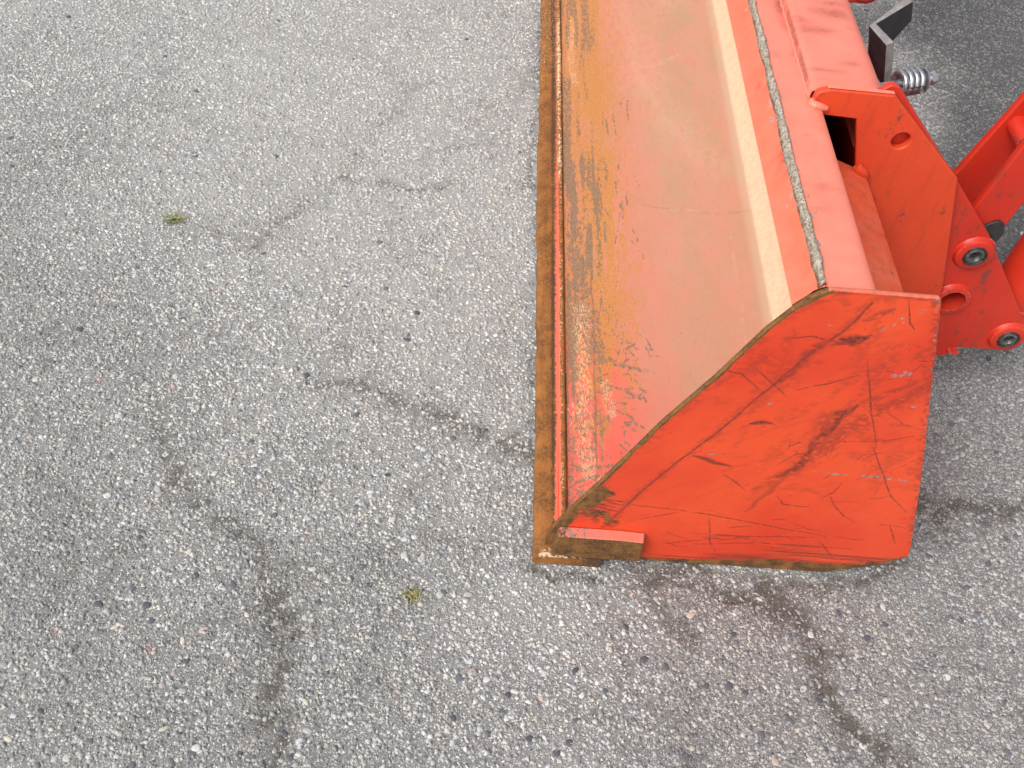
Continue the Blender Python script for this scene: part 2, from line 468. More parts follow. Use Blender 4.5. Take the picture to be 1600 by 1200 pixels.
# ------------------------------------------------------------------ pavement
PV = (lambda p: tuple(at(p, 2, 0.0)[:2]))
CRACK_CONTACT_LINES = [  # photo polyline, half width (m), strength
    ([(834, 692), (770, 690), (735, 675), (690, 650), (640, 628), (590, 608), (520, 598), (455, 603)], 0.009, 0.55),
    ([(735, 675), (700, 640), (675, 600)], 0.007, 0.4),
    ([(240, 640), (275, 715), (300, 775), (350, 820), (395, 855), (420, 910), (425, 985), (440, 1060), (425, 1130), (432, 1210)], 0.013, 0.62),
    ([(350, 820), (270, 835), (190, 865), (120, 880), (40, 930)], 0.009, 0.38),
    ([(185, 860), (165, 930), (140, 1010), (125, 1090), (120, 1200)], 0.012, 0.35),
    ([(0, 765), (45, 740), (100, 770), (150, 790)], 0.010, 0.35),
    ([(985, 885), (1020, 925), (1050, 960), (1075, 1010), (1085, 1090), (1090, 1200)], 0.012, 0.5),
    ([(1010, 900), (1080, 915), (1150, 935), (1200, 930), (1235, 955)], 0.016, 0.8),
    ([(1190, 905), (1210, 930), (1245, 965), (1270, 1000), (1285, 1050), (1300, 1105), (1350, 1145), (1420, 1215)], 0.011, 0.78),
    ([(1437, 780), (1462, 800), (1500, 797), (1540, 795), (1620, 788)], 0.010, 1.0),
    ([(1462, 800), (1475, 822)], 0.014, 0.9),
    ([(385, 388), (450, 335), (500, 300), (545, 285), (600, 290), (640, 292), (720, 285)], 0.009, 0.5),
    ([(545, 285), (560, 225), (620, 180), (645, 130), (700, 118)], 0.010, 0.3),
    ([(650, 250), (760, 215), (790, 160), (830, 120)], 0.012, 0.35),
    ([(320, 60), (250, 110), (255, 150)], 0.010, 0.25),
    ([(780, 600), (760, 560), (800, 480), (836, 440)], 0.010, 0.25),
    ([(600, 860), (680, 835), (760, 850), (830, 835)], 0.010, 0.35),
    ([(985, 876), (1060, 886), (1160, 893), (1280, 903), (1380, 888), (1420, 874)], 0.006, 0.95),  # no crack: dark line along the foot of the side plate
    ([(833, 884), (880, 886), (940, 890), (1000, 884)], 0.005, 0.8),  # no crack: dark contact line at the toe, painted on the ground
    ([(829, 880), (832, 700), (836, 450), (840, 200), (843, 0)], 0.005, 0.55),  # no crack: dark contact line beside the cutting edge, painted on the ground
    ([(455, 603), (400, 640), (340, 660), (275, 715)], 0.008, 0.3),
    ([(690, 650), (680, 720), (700, 790), (680, 835)], 0.008, 0.28),
    ([(420, 910), (520, 880), (600, 860)], 0.009, 0.3),
    ([(1085, 1090), (1180, 1120), (1300, 1105)], 0.009, 0.25),
    ([(520, 598), (545, 500), (500, 420), (450, 335)], 0.008, 0.22),
    ([(273, 350), (330, 345), (385, 388)], 0.007, 0.3),
    ([(420, 910), (330, 960), (250, 1000), (165, 930)], 0.010, 0.35),
    ([(430, 1010), (520, 1040), (610, 1080)], 0.009, 0.3),
    ([(100, 770), (60, 850), (40, 930), (0, 990)], 0.010, 0.35),
    ([(240, 640), (200, 560), (120, 520), (40, 540)], 0.009, 0.28),
    ([(600, 290), (625, 380), (690, 430), (700, 520), (675, 600)], 0.008, 0.28),
    ([(255, 150), (330, 200), (450, 210), (560, 225)], 0.009, 0.26),
    ([(645, 130), (560, 80), (470, 70), (400, 20)], 0.010, 0.24),
    ([(1300, 1105), (1400, 1060), (1500, 1075), (1600, 1040)], 0.008, 0.25),
    ([(1475, 822), (1500, 900), (1480, 980), (1500, 1075)], 0.008, 0.25),
    ([(645, 935), (600, 1000), (610, 1080), (650, 1200)], 0.010, 0.25),
]
CW = [([PV(q) for q in pts], w, s) for pts, w, s in CRACK_CONTACT_LINES]

def ground_fields(x, y):
    wx = x + (fbm(x * 16, y * 16, 3, 5) - 0.5) * 0.07 + (vnoise(x * 75, y * 75, 4) - 0.5) * 0.022
    wy = y + (fbm(x * 16, y * 16, 9, 5) - 0.5) * 0.07 + (vnoise(x * 75, y * 75, 10) - 0.5) * 0.022
    crack = np.zeros(x.shape)
    edge = fbm(x * 70, y * 70, 21)
    for pts, w, s in CW:
        d, _ = polydist(wx, wy, pts)
        ww = w * (0.2 + 2.0 * fbm(x * 17, y * 17, 31))
        core = 1 - sst(0.1, 1.5, d / ww + (edge - 0.5) * 2.6)
        halo = 0.62 * (1 - sst(0.3, 4.2, d / ww + (edge - 0.5) * 3.0))
        crack = np.maximum(crack, np.minimum(1.0, 1.32 * s) * np.maximum(core, halo) * (0.55 + 0.55 * sst(0.30, 0.55, fbm(x * 10, y * 10, 37))))
    # fine silt in scattered hollows
    crack = np.maximum(crack, 0.5 * sst(0.55, 0.75, fbm(x * 7, y * 7, 51)) * sst(0.4, 0.75, edge))
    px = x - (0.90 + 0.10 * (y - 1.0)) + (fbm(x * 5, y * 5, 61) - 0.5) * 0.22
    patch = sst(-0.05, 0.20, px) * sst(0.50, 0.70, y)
    # tone: highest on the open yard to the far left, lower close to and behind the bucket
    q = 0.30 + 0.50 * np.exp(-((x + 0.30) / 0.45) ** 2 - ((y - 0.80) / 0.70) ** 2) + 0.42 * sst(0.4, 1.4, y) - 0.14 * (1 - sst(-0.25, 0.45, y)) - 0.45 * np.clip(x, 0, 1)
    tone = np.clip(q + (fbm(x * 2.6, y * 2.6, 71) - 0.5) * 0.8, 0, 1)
    return crack, patch, tone

def axis_coords(lo, hi, step, reach):
    a = list(np.arange(lo, hi + step / 2, step)); s = step; lo_ = lo; hi_ = hi
    pre = []; post = []
    while lo_ > -reach:
        s *= 1.35; lo_ -= s; hi_ += s; pre.append(lo_); post.append(hi_)
    return np.array(pre[::-1] + a + post)

gx = axis_coords(-1.65, 1.65, 0.0085, 70.0); gy = axis_coords(-0.55, 2.25, 0.0085, 70.0)
X, Y = np.meshgrid(gx, gy); X = X.ravel(); Y = Y.ravel()
crk, ptc, ton = ground_fields(X, Y)
Z = -0.0035 * crk + (fbm(X * 3.0, Y * 3.0, 81, 3) - 0.5) * 0.006 + (fbm(X * 45, Y * 45, 82, 3) - 0.5) * 0.0022
far_ = np.maximum(np.abs(X) - 1.65, np.abs(Y - 0.85) - 1.4) > 0
Z[far_] *= 0.3
Z -= 0.004
nx, ny = len(gx), len(gy)
idx = np.arange(nx * ny).reshape(ny, nx)
quads = np.stack([idx[:-1, :-1], idx[:-1, 1:], idx[1:, 1:], idx[1:, :-1]], -1).reshape(-1, 4)
me = bpy.data.meshes.new('pavement')
me.vertices.add(nx * ny); me.vertices.foreach_set('co', np.stack([X, Y, Z], 1).astype(np.float32).ravel())
me.loops.add(quads.size); me.loops.foreach_set('vertex_index', quads.astype(np.int32).ravel())
me.polygons.add(len(quads)); me.polygons.foreach_set('loop_start', np.arange(0, quads.size, 4, dtype=np.int32))
me.update(calc_edges=True)
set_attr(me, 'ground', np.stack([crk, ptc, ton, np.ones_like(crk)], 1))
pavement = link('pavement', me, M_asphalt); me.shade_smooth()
pavement['kind'] = 'structure'
pavement['label'] = 'weathered grey asphalt yard with exposed stone chips and silted cracks'

# stone chips bedded in the asphalt
def ground_z(x, y):
    c, p, t = ground_fields(x, y)
    return -0.0035 * c + (fbm(x * 3.0, y * 3.0, 81, 3) - 0.5) * 0.006 + (fbm(x * 45, y * 45, 82, 3) - 0.5) * 0.0022 - 0.004, c, p, t

def stone_colours(n, u):
    c = np.zeros((n, 3)); k = rng.random((n, 1))
    t = rng.random(n)
    def put(m, a, b): c[m] = np.array(a) + (np.array(b) - np.array(a)) * k[m]
    put(t < 2, (0.17, 0.171, 0.174), (0.42, 0.418, 0.412))
    put(t < 0.24, (0.42, 0.415, 0.403), (0.66, 0.65, 0.63))
    put((t >= 0.25) & (t < 0.33), (0.42, 0.385, 0.32), (0.55, 0.505, 0.42))
    put((t >= 0.33) & (t < 0.50), (0.048, 0.053, 0.066), (0.15, 0.158, 0.178))
    put((t >= 0.50) & (t < 0.525), (0.36, 0.28, 0.25), (0.50, 0.41, 0.37))
    put((t >= 0.525) & (t < 0.57), (0.33, 0.36, 0.40), (0.48, 0.52, 0.57))
    return c

def in_view(x, y, m=30):
    v = np.stack([x - CAM[0], y - CAM[1], np.full(x.shape, -CAM[2])], 0)
    q = RW.T @ v
    px = 800 + F_PX * q[0] / q[2]; py = 600 + F_PX * q[1] / q[2]
    return (px > -m) & (px < 1600 + m) & (py > -m) & (py < 1200 + m), q[2]

N0 = 560000
sx = rng.uniform(-1.65, 1.6, N0); sy = rng.uniform(-0.5, 2.2, N0)
vis, dep = in_view(sx, sy, 120)
under = (sx > 0.05) & (sx < 0.46) & (sy > 0.03)
keep = vis & ~under
sx, sy, dep = sx[keep], sy[keep], dep[keep]
sz, cc, pp, tt = ground_z(sx, sy)
dens = (1 - 0.45 * np.clip(cc * 1.2, 0, 1)) * (1 - 0.35 * pp) * (0.55 + 0.6 * fbm(sx * 4, sy * 4, 91)) * np.clip(1.2 - 0.35 * tt, 0.3, 1)
keep = rng.random(len(sx)) < dens * 0.72
sx, sy, sz, cc, pp, tt = sx[keep], sy[keep], sz[keep], cc[keep], pp[keep], tt[keep]
NS = min(len(sx), 168000)
sx, sy, sz, cc, pp, tt = sx[:NS], sy[:NS], sz[:NS], cc[:NS], pp[:NS], tt[:NS]
rad = 0.0018 + 0.0042 * rng.random(NS) ** 1.9
K = 5
ang = np.linspace(0, 2 * np.pi, K, endpoint=False)[None, :] + rng.uniform(0, 6.28, (NS, 1)) + rng.uniform(-0.35, 0.35, (NS, K))
rr = rad[:, None] * rng.uniform(0.7, 1.25, (NS, K))
el = rng.uniform(0.38, 1.0, (NS, 1)); rot = rng.uniform(0, 6.28, (NS, 1))
ex = np.cos(ang) * rr; ey = np.sin(ang) * rr * el
bx = ex * np.cos(rot) - ey * np.sin(rot); by = ex * np.sin(rot) + ey * np.cos(rot)
h = rad[:, None] * rng.uniform(0.15, 0.50, (NS, 1))
tilt = rng.uniform(-0.28, 0.28, (NS, 2))
low = np.stack([sx[:, None] + bx, sy[:, None] + by, np.broadcast_to(sz[:, None] - 0.0015, bx.shape)], -1)
tx, ty = bx * 0.72, by * 0.72
top = np.stack([sx[:, None] + tx, sy[:, None] + ty, sz[:, None] + h + tx * tilt[:, :1] + ty * tilt[:, 1:]], -1)
V = np.concatenate([low, top], 1).reshape(-1, 3)
o = (np.arange(NS) * 2 * K)[:, None]
k0 = np.arange(K); k1 = (k0 + 1) % K
side = np.stack([o + k0, o + k1, o + k1 + K, o + k0 + K], -1)            # NS,K,4
capf = o + K + k0                                                        # NS,6
loops = np.concatenate([side.reshape(NS, -1), capf], 1)                  # NS, 4K+K
me = bpy.data.meshes.new('stone_chips')
me.vertices.add(len(V)); me.vertices.foreach_set('co', V.astype(np.float32).ravel())
me.loops.add(loops.size); me.loops.foreach_set('vertex_index', loops.astype(np.int32).ravel())
starts = (np.arange(NS) * 5 * K)[:, None] + np.concatenate([np.arange(K) * 4, [4 * K]])[None, :]
me.polygons.add(starts.size); me.polygons.foreach_set('loop_start', starts.astype(np.int32).ravel())
me.update(calc_edges=True)
big_ = sst(0.0028, 0.0046, rad)[:, None]
sc_ = stone_colours(NS, None)
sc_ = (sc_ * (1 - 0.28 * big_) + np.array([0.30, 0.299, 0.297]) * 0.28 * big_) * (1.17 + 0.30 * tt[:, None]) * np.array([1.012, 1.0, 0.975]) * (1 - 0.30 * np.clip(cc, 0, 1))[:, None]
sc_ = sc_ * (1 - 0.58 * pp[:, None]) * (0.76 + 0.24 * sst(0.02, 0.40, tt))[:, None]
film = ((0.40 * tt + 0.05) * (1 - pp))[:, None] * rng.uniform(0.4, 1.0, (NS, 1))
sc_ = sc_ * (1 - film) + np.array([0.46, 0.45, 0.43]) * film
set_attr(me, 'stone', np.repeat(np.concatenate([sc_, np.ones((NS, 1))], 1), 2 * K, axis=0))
chips = link('stone_chips', me, M_stone)
chips['kind'] = 'stuff'
chips['label'] = 'pale and dark stone chips bedded in the worn asphalt surface'
chips['category'] = 'gravel'

# larger pebbles that can be picked out one by one
peb = []
for k in range(14):
    rs = np.random.default_rng(100 + k); KK = 9
    an = np.linspace(0, 2 * np.pi, KK, endpoint=False) + rs.uniform(-0.2, 0.2, KK)
    r_ = rs.uniform(0.8, 1.15, KK); e_ = rs.uniform(0.6, 0.95)
    Vp = []
    for zz, s in ((-0.5, 0.9), (0.05, 1.0), (0.32, 0.8), (0.46, 0.42)):
        for i in range(KK): Vp.append((math.cos(an[i]) * r_[i] * s, math.sin(an[i]) * r_[i] * s * e_, zz * 0.8 + rs.uniform(-0.03, 0.03)))
    Fp = [(j * KK + i, j * KK + (i + 1) % KK, (j + 1) * KK + (i + 1) % KK, (j + 1) * KK + i) for j in range(3) for i in range(KK)]
    Fp.append(tuple(3 * KK + i for i in range(KK)))
    m_ = bpy.data.meshes.new('stone'); m_.from_pydata(Vp, [], Fp); m_.update()
    tone_ = [(0.065, 0.072, 0.09), (0.085, 0.09, 0.105), (0.11, 0.115, 0.13), (0.05, 0.055, 0.07), (0.50, 0.49, 0.465), (0.55, 0.54, 0.515),
             (0.50, 0.52, 0.55), (0.55, 0.50, 0.40), (0.42, 0.41, 0.39), (0.48, 0.36, 0.31), (0.36, 0.35, 0.34), (0.47, 0.455, 0.41), (0.10, 0.108, 0.125), (0.30, 0.16, 0.13)][k]
    set_attr(m_, 'stone', np.tile(np.array([*tone_, 1.0]), (len(Vp), 1)))
    m_.materials.append(M_stone); m_.shade_smooth()
    peb.append(m_)
placed = 0; tries = 0
wts = np.array([3, 3, 3, 2, 2.2, 1.6, 1.6, 1.6, 1.2, 1.2, 1, 1.3, 3, 0.6]); wts /= wts.sum()
while placed < 290 and tries < 9000:
    tries += 1
    px, py = rng.uniform(0, 1600), 1200 * rng.random() ** 0.72
    g = at((px, py), 2, 0.0)
    if (g[0] > -0.02 and g[1] > -0.05 and g[0] < 0.66): continue
    if px > 1400 and py < 330: continue
    r_ = rng.uniform(0.0050, 0.0080)
    gz = ground_z(np.array([g[0]]), np.array([g[1]]))[0][0]
    s_ = bpy.data.objects.new('stone', peb[int(rng.choice(14, p=wts))]); col.objects.link(s_)
    s_.location = (g[0], g[1], gz + 0.0003); s_.scale = (r_, r_ * rng.uniform(0.75, 1.0), r_ * 0.55)
    s_.rotation_euler = (rng.uniform(-0.15, 0.15), rng.uniform(-0.15, 0.15), rng.uniform(0, 6.28))
    s_.parent = pavement
    placed += 1

# ------------------------------------------------------------------ loader bucket
YB0, YB1 = 0.0, 2.15          # near and far end of the bucket
bucket = empty('loader_bucket', (0.25, 1.0, 0.0), 'worn orange front loader bucket resting flat on the asphalt', 'bucket')

# ---- side plate: dense front face so that its wear can follow the photograph
PL = [(0.006, 0.028), (0.0085, 0.066), (0.033, 0.135), (0.069, 0.215), (0.132, 0.373), (0.181, 0.476), (0.220, 0.571), (0.243, 0.612),
      (0.2525, 0.6255), (0.263, 0.6365), (0.275, 0.6437)]
PR = [(0.476, 0.0), (0.568, 0.040), (0.597, 0.069), (0.587, 0.109), (0.524, 0.301), (0.433, 0.561), (0.405, 0.640), (0.401, 0.6455)]
zl = np.array([p[1] for p in PL]); xl = np.array([p[0] for p in PL])
zr = np.array([p[1] for p in PR]); xr = np.array([p[0] for p in PR])
def plate_left(z):
    if z < 0.028: return 0.172 + (0.006 - 0.172) * (z - 0.0) / 0.028
    return float(np.interp(z, zl, xl))
zs = sorted(set(list(np.linspace(0.001, 0.6437, 405).round(5)) + [0.028, 0.040, 0.069, 0.109, 0.561, 0.640, 0.6365, 0.6255]))
NC = 330
rows = []
for z in zs:
    a = plate_left(z); b = float(np.interp(z, zr, xr))
    rows.append([(a + (b - a) * i / NC, z) for i in range(NC + 1)])
P2 = np.array(rows).reshape(-1, 2); NRW = len(zs)
x, z = P2[:, 0], P2[:, 1]
# wear, traced on the plate
PX = (lambda q: tuple(at(q, 1, 0.0)[[0, 2]]))
rust = np.zeros(len(x)); scuff = np.zeros(len(x)); bare = np.zeros(len(x)); dust = np.zeros(len(x))
wob = (fbm(x * 60, z * 60, 5) - 0.5)
def stroke(arr, pts, w, s, soft=1.0, wobble=0.004, taper=True, breakup=0.0, seed=0):
    q = [PX(p) for p in pts]
    lo = np.min(q, 0) - w * 4 - 0.01; hi = np.max(q, 0) + w * 4 + 0.01
    m = (x > lo[0]) & (x < hi[0]) & (z > lo[1]) & (z < hi[1])
    if not m.any(): return
    xx = x[m] + (vnoise(x[m] * 45, z[m] * 45, 40 + seed) - 0.5) * wobble
    zz = z[m] + (vnoise(x[m] * 45, z[m] * 45, 70 + seed) - 0.5) * wobble
    d, t = polydist(xx, zz, q)
    ww = w * (0.35 + 0.65 * np.sin(np.pi * np.clip(t, 0.02, 0.98))) if taper else w
    v = s * (1 - sst(1 - 0.6 * soft, 1 + soft, d / ww))
    if breakup: v = v * sst(breakup - 0.15, breakup + 0.15, vnoise(x[m] * 160, z[m] * 260, 90 + seed))
    arr[m] = np.maximum(arr[m], v)
# edge wear along the diagonal and the bottom
dg_pts = [(858, 832), (890, 798), (938, 756), (1036, 660), (1120, 590), (1200, 515), (1245, 480), (1275, 464), (1300, 456)]
stroke(rust, dg_pts, 0.0030, 1.0, 0.8, 0.005, False)
stroke(scuff, dg_pts, 0.009, 0.32, 1.0, 0.02, False, 0.5, 1)
stroke(scuff, [(1300, 456), (1380, 460), (1466, 467)], 0.003, 0.6, 1.0, 0.004, False)
stroke(scuff, [(1466, 467), (1462, 545), (1440, 740), (1424, 850)], 0.0055, 0.55, 1.0, 0.006, False, 0.45, 2)
stroke(bare, [(1466, 467), (1462, 545), (1440, 740), (1424, 850)], 0.004, 0.42, 1.0, 0.006, False, 0.5, 3)
bottom = np.interp(x, [0.0, 0.172, 0.30, 0.476, 0.568, 0.597], [0.03, 0.0, 0.0, 0.0, 0.04, 0.069])
hb = z - bottom
rb = np.interp(x, [0.10, 0.20, 0.30, 0.40, 0.48, 0.55, 0.60], [0.003, 0.007, 0.016, 0.030, 0.030, 0.015, 0.006])
fr = fbm(x * 12, z * 220, 13) - 0.5
rust = np.maximum(rust, 1 - sst(0.55, 1.5, hb / rb + fr * 1.6))
scuff = np.maximum(scuff, 0.75 * (1 - sst(0.8, 3.2, hb / rb + fr * 5.0)) * sst(0.40, 0.62, fbm(x * 9, z * 260, 23)))
rust = np.maximum(rust, 0.95 * (1 - sst(0.02, 0.05, x + (z - 0.03) * 0.25 + wob * 0.02)) * (1 - sst(0.085, 0.105, z)))
# brown smear by the toe
sm = [(880, 812), (915, 790), (945, 800)]
stroke(rust, [(868, 822), (905, 795), (940, 770)], 0.015, 0.85, 1.0, 0.02, False, 0.0, 5)
stroke(rust, [(905, 790), (935, 800), (962, 812)], 0.016, 0.62, 1.0, 0.03, True, 0.25, 6)
stroke(scuff, [(905, 775), (930, 800), (960, 815)], 0.020, 0.75, 1.0, 0.03, True, 0.42, 6)
for k in range(16):
    a = np.array([905 + 2.6 * k, 800 - 1.5 * k + rng.uniform(-8, 8)]); b = a + np.array([rng.uniform(18, 48), rng.uniform(4, 16)])
    stroke(scuff, [tuple(a), tuple(b)], 0.0013, 0.8, 1.0, 0.004, True, 0, k)
# the long crease parallel to the diagonal
crease = [(942, 824), (975, 793), (1014, 758), (1080, 706), (1120, 676), (1203, 606), (1271, 547), (1318, 519), (1363, 474)]
stroke(scuff, crease, 0.0017, 0.8, 0.8, 0.003, False)
stroke(scuff, crease, 0.006, 0.35, 1.0, 0.006, False, 0.42, 8)
stroke(scuff, [(1215, 597), (1250, 570), (1275, 545), (1300, 530)], 0.008, 0.62, 1.0, 0.008, True, 0.3, 9)
stroke(scuff, [(1150, 590), (1200, 560), (1215, 600), (1170, 640)], 0.016, 0.30, 1.0, 0.02, True, 0.4, 10)
# dark scuffs
stroke(scuff, [(1318, 531), (1335, 530), (1352, 528)], 0.0085, 1.0, 0.8, 0.006, True, 0.15, 11)
stroke(scuff, [(1300, 538), (1330, 534), (1362, 524)], 0.004, 0.7, 0.8, 0.004)
stroke(scuff, [(1172, 662), (1190, 660), (1206, 661)], 0.0042, 0.9, 0.8, 0.004)
stroke(scuff, [(1084, 712), (1097, 715), (1118, 722), (1142, 728)], 0.0036, 0.85, 0.8, 0.004)
stroke(scuff, [(1212, 745), (1240, 732), (1265, 708), (1290, 680), (1312, 650), (1335, 630)], 0.0065, 0.85, 0.9, 0.012, True, 0.25, 12)
stroke(scuff, [(1180, 765), (1230, 740), (1290, 695), (1350, 655), (1405, 625), (1462, 600)], 0.013, 0.5, 1.0, 0.012, True, 0.38, 13)
stroke(scuff, [(1275, 690), (1300, 655), (1325, 640)], 0.016, 0.55, 1.0, 0.012, True, 0.3, 14)
stroke(scuff, [(1320, 640), (1390, 615), (1464, 585)], 0.004, 0.5, 1.0, 0.008, True, 0.2, 15)
stroke(scuff, [(1165, 800), (1200, 770), (1225, 748)], 0.004, 0.45, 1.0, 0.008)
stroke(scuff, [(1350, 500), (1375, 492), (1400, 480)], 0.005, 0.6, 1.0, 0.01, True, 0.3, 17)
stroke(scuff, [(1440, 560), (1455, 600), (1452, 640)], 0.006, 0.45, 1.0, 0.01, True, 0.4, 18)
stroke(scuff, [(1290, 440), (1330, 480), (1400, 470)], 0.006, 0.35, 1.0, 0.02, True, 0.4, 19)
# grey scrapes
stroke(bare, [(1268, 737), (1330, 742), (1395, 749), (1430, 756)], 0.0036, 0.52, 1.0, 0.004, True, 0.3, 20)
stroke(bare, [(1390, 588), (1412, 586), (1432, 582)], 0.0085, 0.50, 1.0, 0.006, True, 0.3, 21)
stroke(bare, [(1375, 515), (1405, 500), (1440, 486), (1462, 478)], 0.0055, 0.40, 1.0, 0.006, True, 0.35, 22)
stroke(bare, [(1290, 508), (1310, 510)], 0.0012, 0.5, 0.6, 0.002)
stroke(bare, [(1200, 632), (1206, 630)], 0.0024, 0.9, 0.6, 0.002)
stroke(bare, [(1422, 635), (1432, 636)], 0.0022, 0.8, 0.6, 0.002)
stroke(bare, [(1090, 709), (1160, 712)], 0.0022, 0.45, 0.6, 0.002)
# hair scratches
HS = [[(945, 780), (1000, 790), (1060, 797), (1120, 806), (1200, 822), (1290, 838), (1362, 845)], [(1080, 833), (1160, 838), (1290, 840)],
      [(1295, 768), (1304, 790), (1318, 806), (1337, 816)], [(1362, 690), (1375, 730), (1392, 775), (1416, 800)], [(1108, 806), (1109, 845), (1118, 862)],
      [(1215, 775), (1222, 788), (1265, 793)], [(1135, 824), (1175, 822)], [(1205, 812), (1235, 810)], [(1100, 570), (1160, 585), (1200, 620)],
      [(1225, 530), (1270, 525), (1330, 540)], [(1420, 470), (1422, 505), (1430, 515)], [(1180, 575), (1230, 620)], [(1130, 740), (1165, 765)],
      [(1310, 690), (1380, 690), (1430, 682)], [(1355, 560), (1362, 640), (1370, 700)], [(1240, 610), (1290, 600), (1345, 585)], [(1080, 850), (1180, 848), (1330, 858)],
      [(1000, 812), (1060, 800)], [(1035, 850), (1110, 842)], [(1390, 820), (1400, 850)], [(1280, 845), (1300, 870)]]
for k, s in enumerate(HS): stroke(scuff, s, 0.00095, 1.0, 0.6, 0.002, True, 0.24, 30 + k)
for k in range(130):
    c0 = np.array([rng.uniform(1020, 1440), rng.uniform(500, 875)])
    if c0[1] < 500 + (1440 - c0[0]) * 0.75: continue
    th = rng.normal(-0.25, 0.5) if c0[1] < 780 else rng.normal(0.06, 0.16); Ls = rng.uniform(12, 75)
    e = c0 + Ls * np.array([math.cos(th), math.sin(th)])
    stroke(scuff, [tuple(c0), tuple((c0 + e) / 2 + rng.normal(0, 3, 2)), tuple(e)], rng.uniform(0.0006, 0.0011), rng.uniform(0.4, 1.0), 0.7, 0.003, True, 0.34, 60 + k)
for k in range(46):
    c0 = np.array([rng.uniform(1100, 1440), rng.uniform(520, 780)])
    th = rng.normal(-0.5, 0.5); Ls = rng.uniform(20, 90)
    e = c0 + Ls * np.array([math.cos(th), math.sin(th)])
    stroke(scuff, [tuple(c0), tuple(e)], rng.uniform(0.003, 0.012), rng.uniform(0.12, 0.34), 1.0, 0.012, True, 0.42, 150 + k)

front = [(px_, 0.0, pz_) for px_, pz_ in P2]
NF = len(front)
faces = [(j * (NC + 1) + i, j * (NC + 1) + i + 1, (j + 1) * (NC + 1) + i + 1, (j + 1) * (NC + 1) + i) for j in range(NRW - 1) for i in range(NC)]
loop = [i for i in range(NC + 1)] + [j * (NC + 1) + NC for j in range(1, NRW)] + [(NRW - 1) * (NC + 1) + i for i in range(NC - 1, -1, -1)] + [j * (NC + 1) for j in range(NRW - 2, 0, -1)]
lp = P2[loop]; tang = np.roll(lp, -2, 0) - np.roll(lp, 2, 0); nrm = np.stack([tang[:, 1], -tang[:, 0]], 1)
nrm /= np.linalg.norm(nrm, axis=1)[:, None] + 1e-9
VV = list(front); nl = len(loop); prev = loop; mats = [0] * len(faces)
jag = (fbm(lp[:, 0] * 90, lp[:, 1] * 90, 44) - 0.5) * 0.0022
for yy, off in ((0.0014, 0.0011), (0.0038, 0.0017), (0.0066, 0.0011), (0.0080, 0.0)):
    base = len(VV)
    for q, nn, jg in zip(lp, nrm, jag):
        VV.append((q[0] + nn[0] * (off + (jg if off > 0 else 0)), yy, max(0.0006, q[1] + nn[1] * (off + (jg if off > 0 else 0)))))
    cur = list(range(base, base + nl))
    for i in range(nl):
        j = (i + 1) % nl
        faces.append((prev[i], cur[i], cur[j], prev[j]))
        qx, qz = lp[i]
        mats.append(1 if (qx < 0.30 and qz > 0.05 and qz < 0.6436 and qx < 0.31 and abs(qx - plate_left(min(qz, 0.6436))) < 0.002) or qz < 0.06 else 0)
    prev = cur
faces.append(tuple(reversed(prev))); mats.append(0)
me = bpy.data.meshes.new('side_plate'); me.from_pydata(VV, [], faces); me.update()
wear = np.zeros((len(VV), 4), np.float32)
wear[:NF] = np.stack([rust, scuff, bare, dust], 1)
nedge = len(VV) - NF
wear[NF:, 1] = 0.25; wear[NF:, 2] = 0.25
wear[NF:, 3] = 0.25
set_attr(me, 'wear', wear)
me.polygons.foreach_set('material_index', np.array(mats, np.int32))
side = link('side_plate', me, [M_plate, M_rustedge], bucket)
recalc(me); me.polygons.foreach_set('material_index', np.array(mats, np.int32)) if len(mats) == len(me.polygons) else None
side['label'] = 'scratched orange end plate with rusty diagonal edge'

# ---- cutting edge (rusty bar along the front) with worn nose
ce = [(-0.0125, 0.004), (-0.0125, 0.016), (-0.009, 0.021), (0.0, 0.0245), (0.012, 0.0252), (0.020, 0.0255), (0.028, 0.0258), (0.100, 0.0258), (0.100, 0.002), (-0.008, 0.002)]
def cewob(i, y):
    if i < 4: return ((float(vnoise(np.array([y * 22.0]), np.array([1.5]), 3)[0]) - 0.5) * 0.0035 + 0.002 * math.sin(y * 5), 0)
    return (0, 0)
cut = extrude_y('cutting_edge', ce, -0.0205, YB1, M_rust, bucket, closed=True, caps=True, ny=420, shear=-0.0055, wob=cewob, smooth=True, cut=50)
co = np.array([v.co for v in cut.data.vertices])
sx_ = co[:, 0] + 0.0055 * (co[:, 1] + 0.02)
w = np.zeros((len(co), 4)); w[:, 3] = 1
rag = fbm(co[:, 1] * 55, co[:, 0] * 30, 6) - 0.5
w[:, 0] = (0.55 + 0.4 * fbm(co[:, 1] * 6, co[:, 0] * 0, 14)) * (1 - 0.5 * sst(0.6, 1.2, co[:, 1])) * sst(0.021, 0.027, sx_ + rag * 0.010) * (co[:, 2] > 0.02) * (co[:, 1] > 0.0)          # paint left by the weld
w[:, 1] = 0.80 * sst(0.010, 0.019, sx_ + rag * 0.009) * (1 - w[:, 0]) * (0.75 + 0.25 * sst(0.35, 0.6, fbm(co[:, 1] * 9, co[:, 0] * 40, 8)))
nose = 1 - sst(0.0, 0.05, co[:, 1] + 0.015)
w[:, 2] = np.maximum(0.56 * (1 - sst(-0.016, 0.012, co[:, 1])) * (co[:, 0] < 0.07) * (co[:, 0] > -0.004), 0.27 * sst(0.8, 1.6, co[:, 1] + (fbm(co[:, 1] * 4, co[:, 0] * 30, 12) - 0.5)))
set_attr(cut.data, 'wear', w)

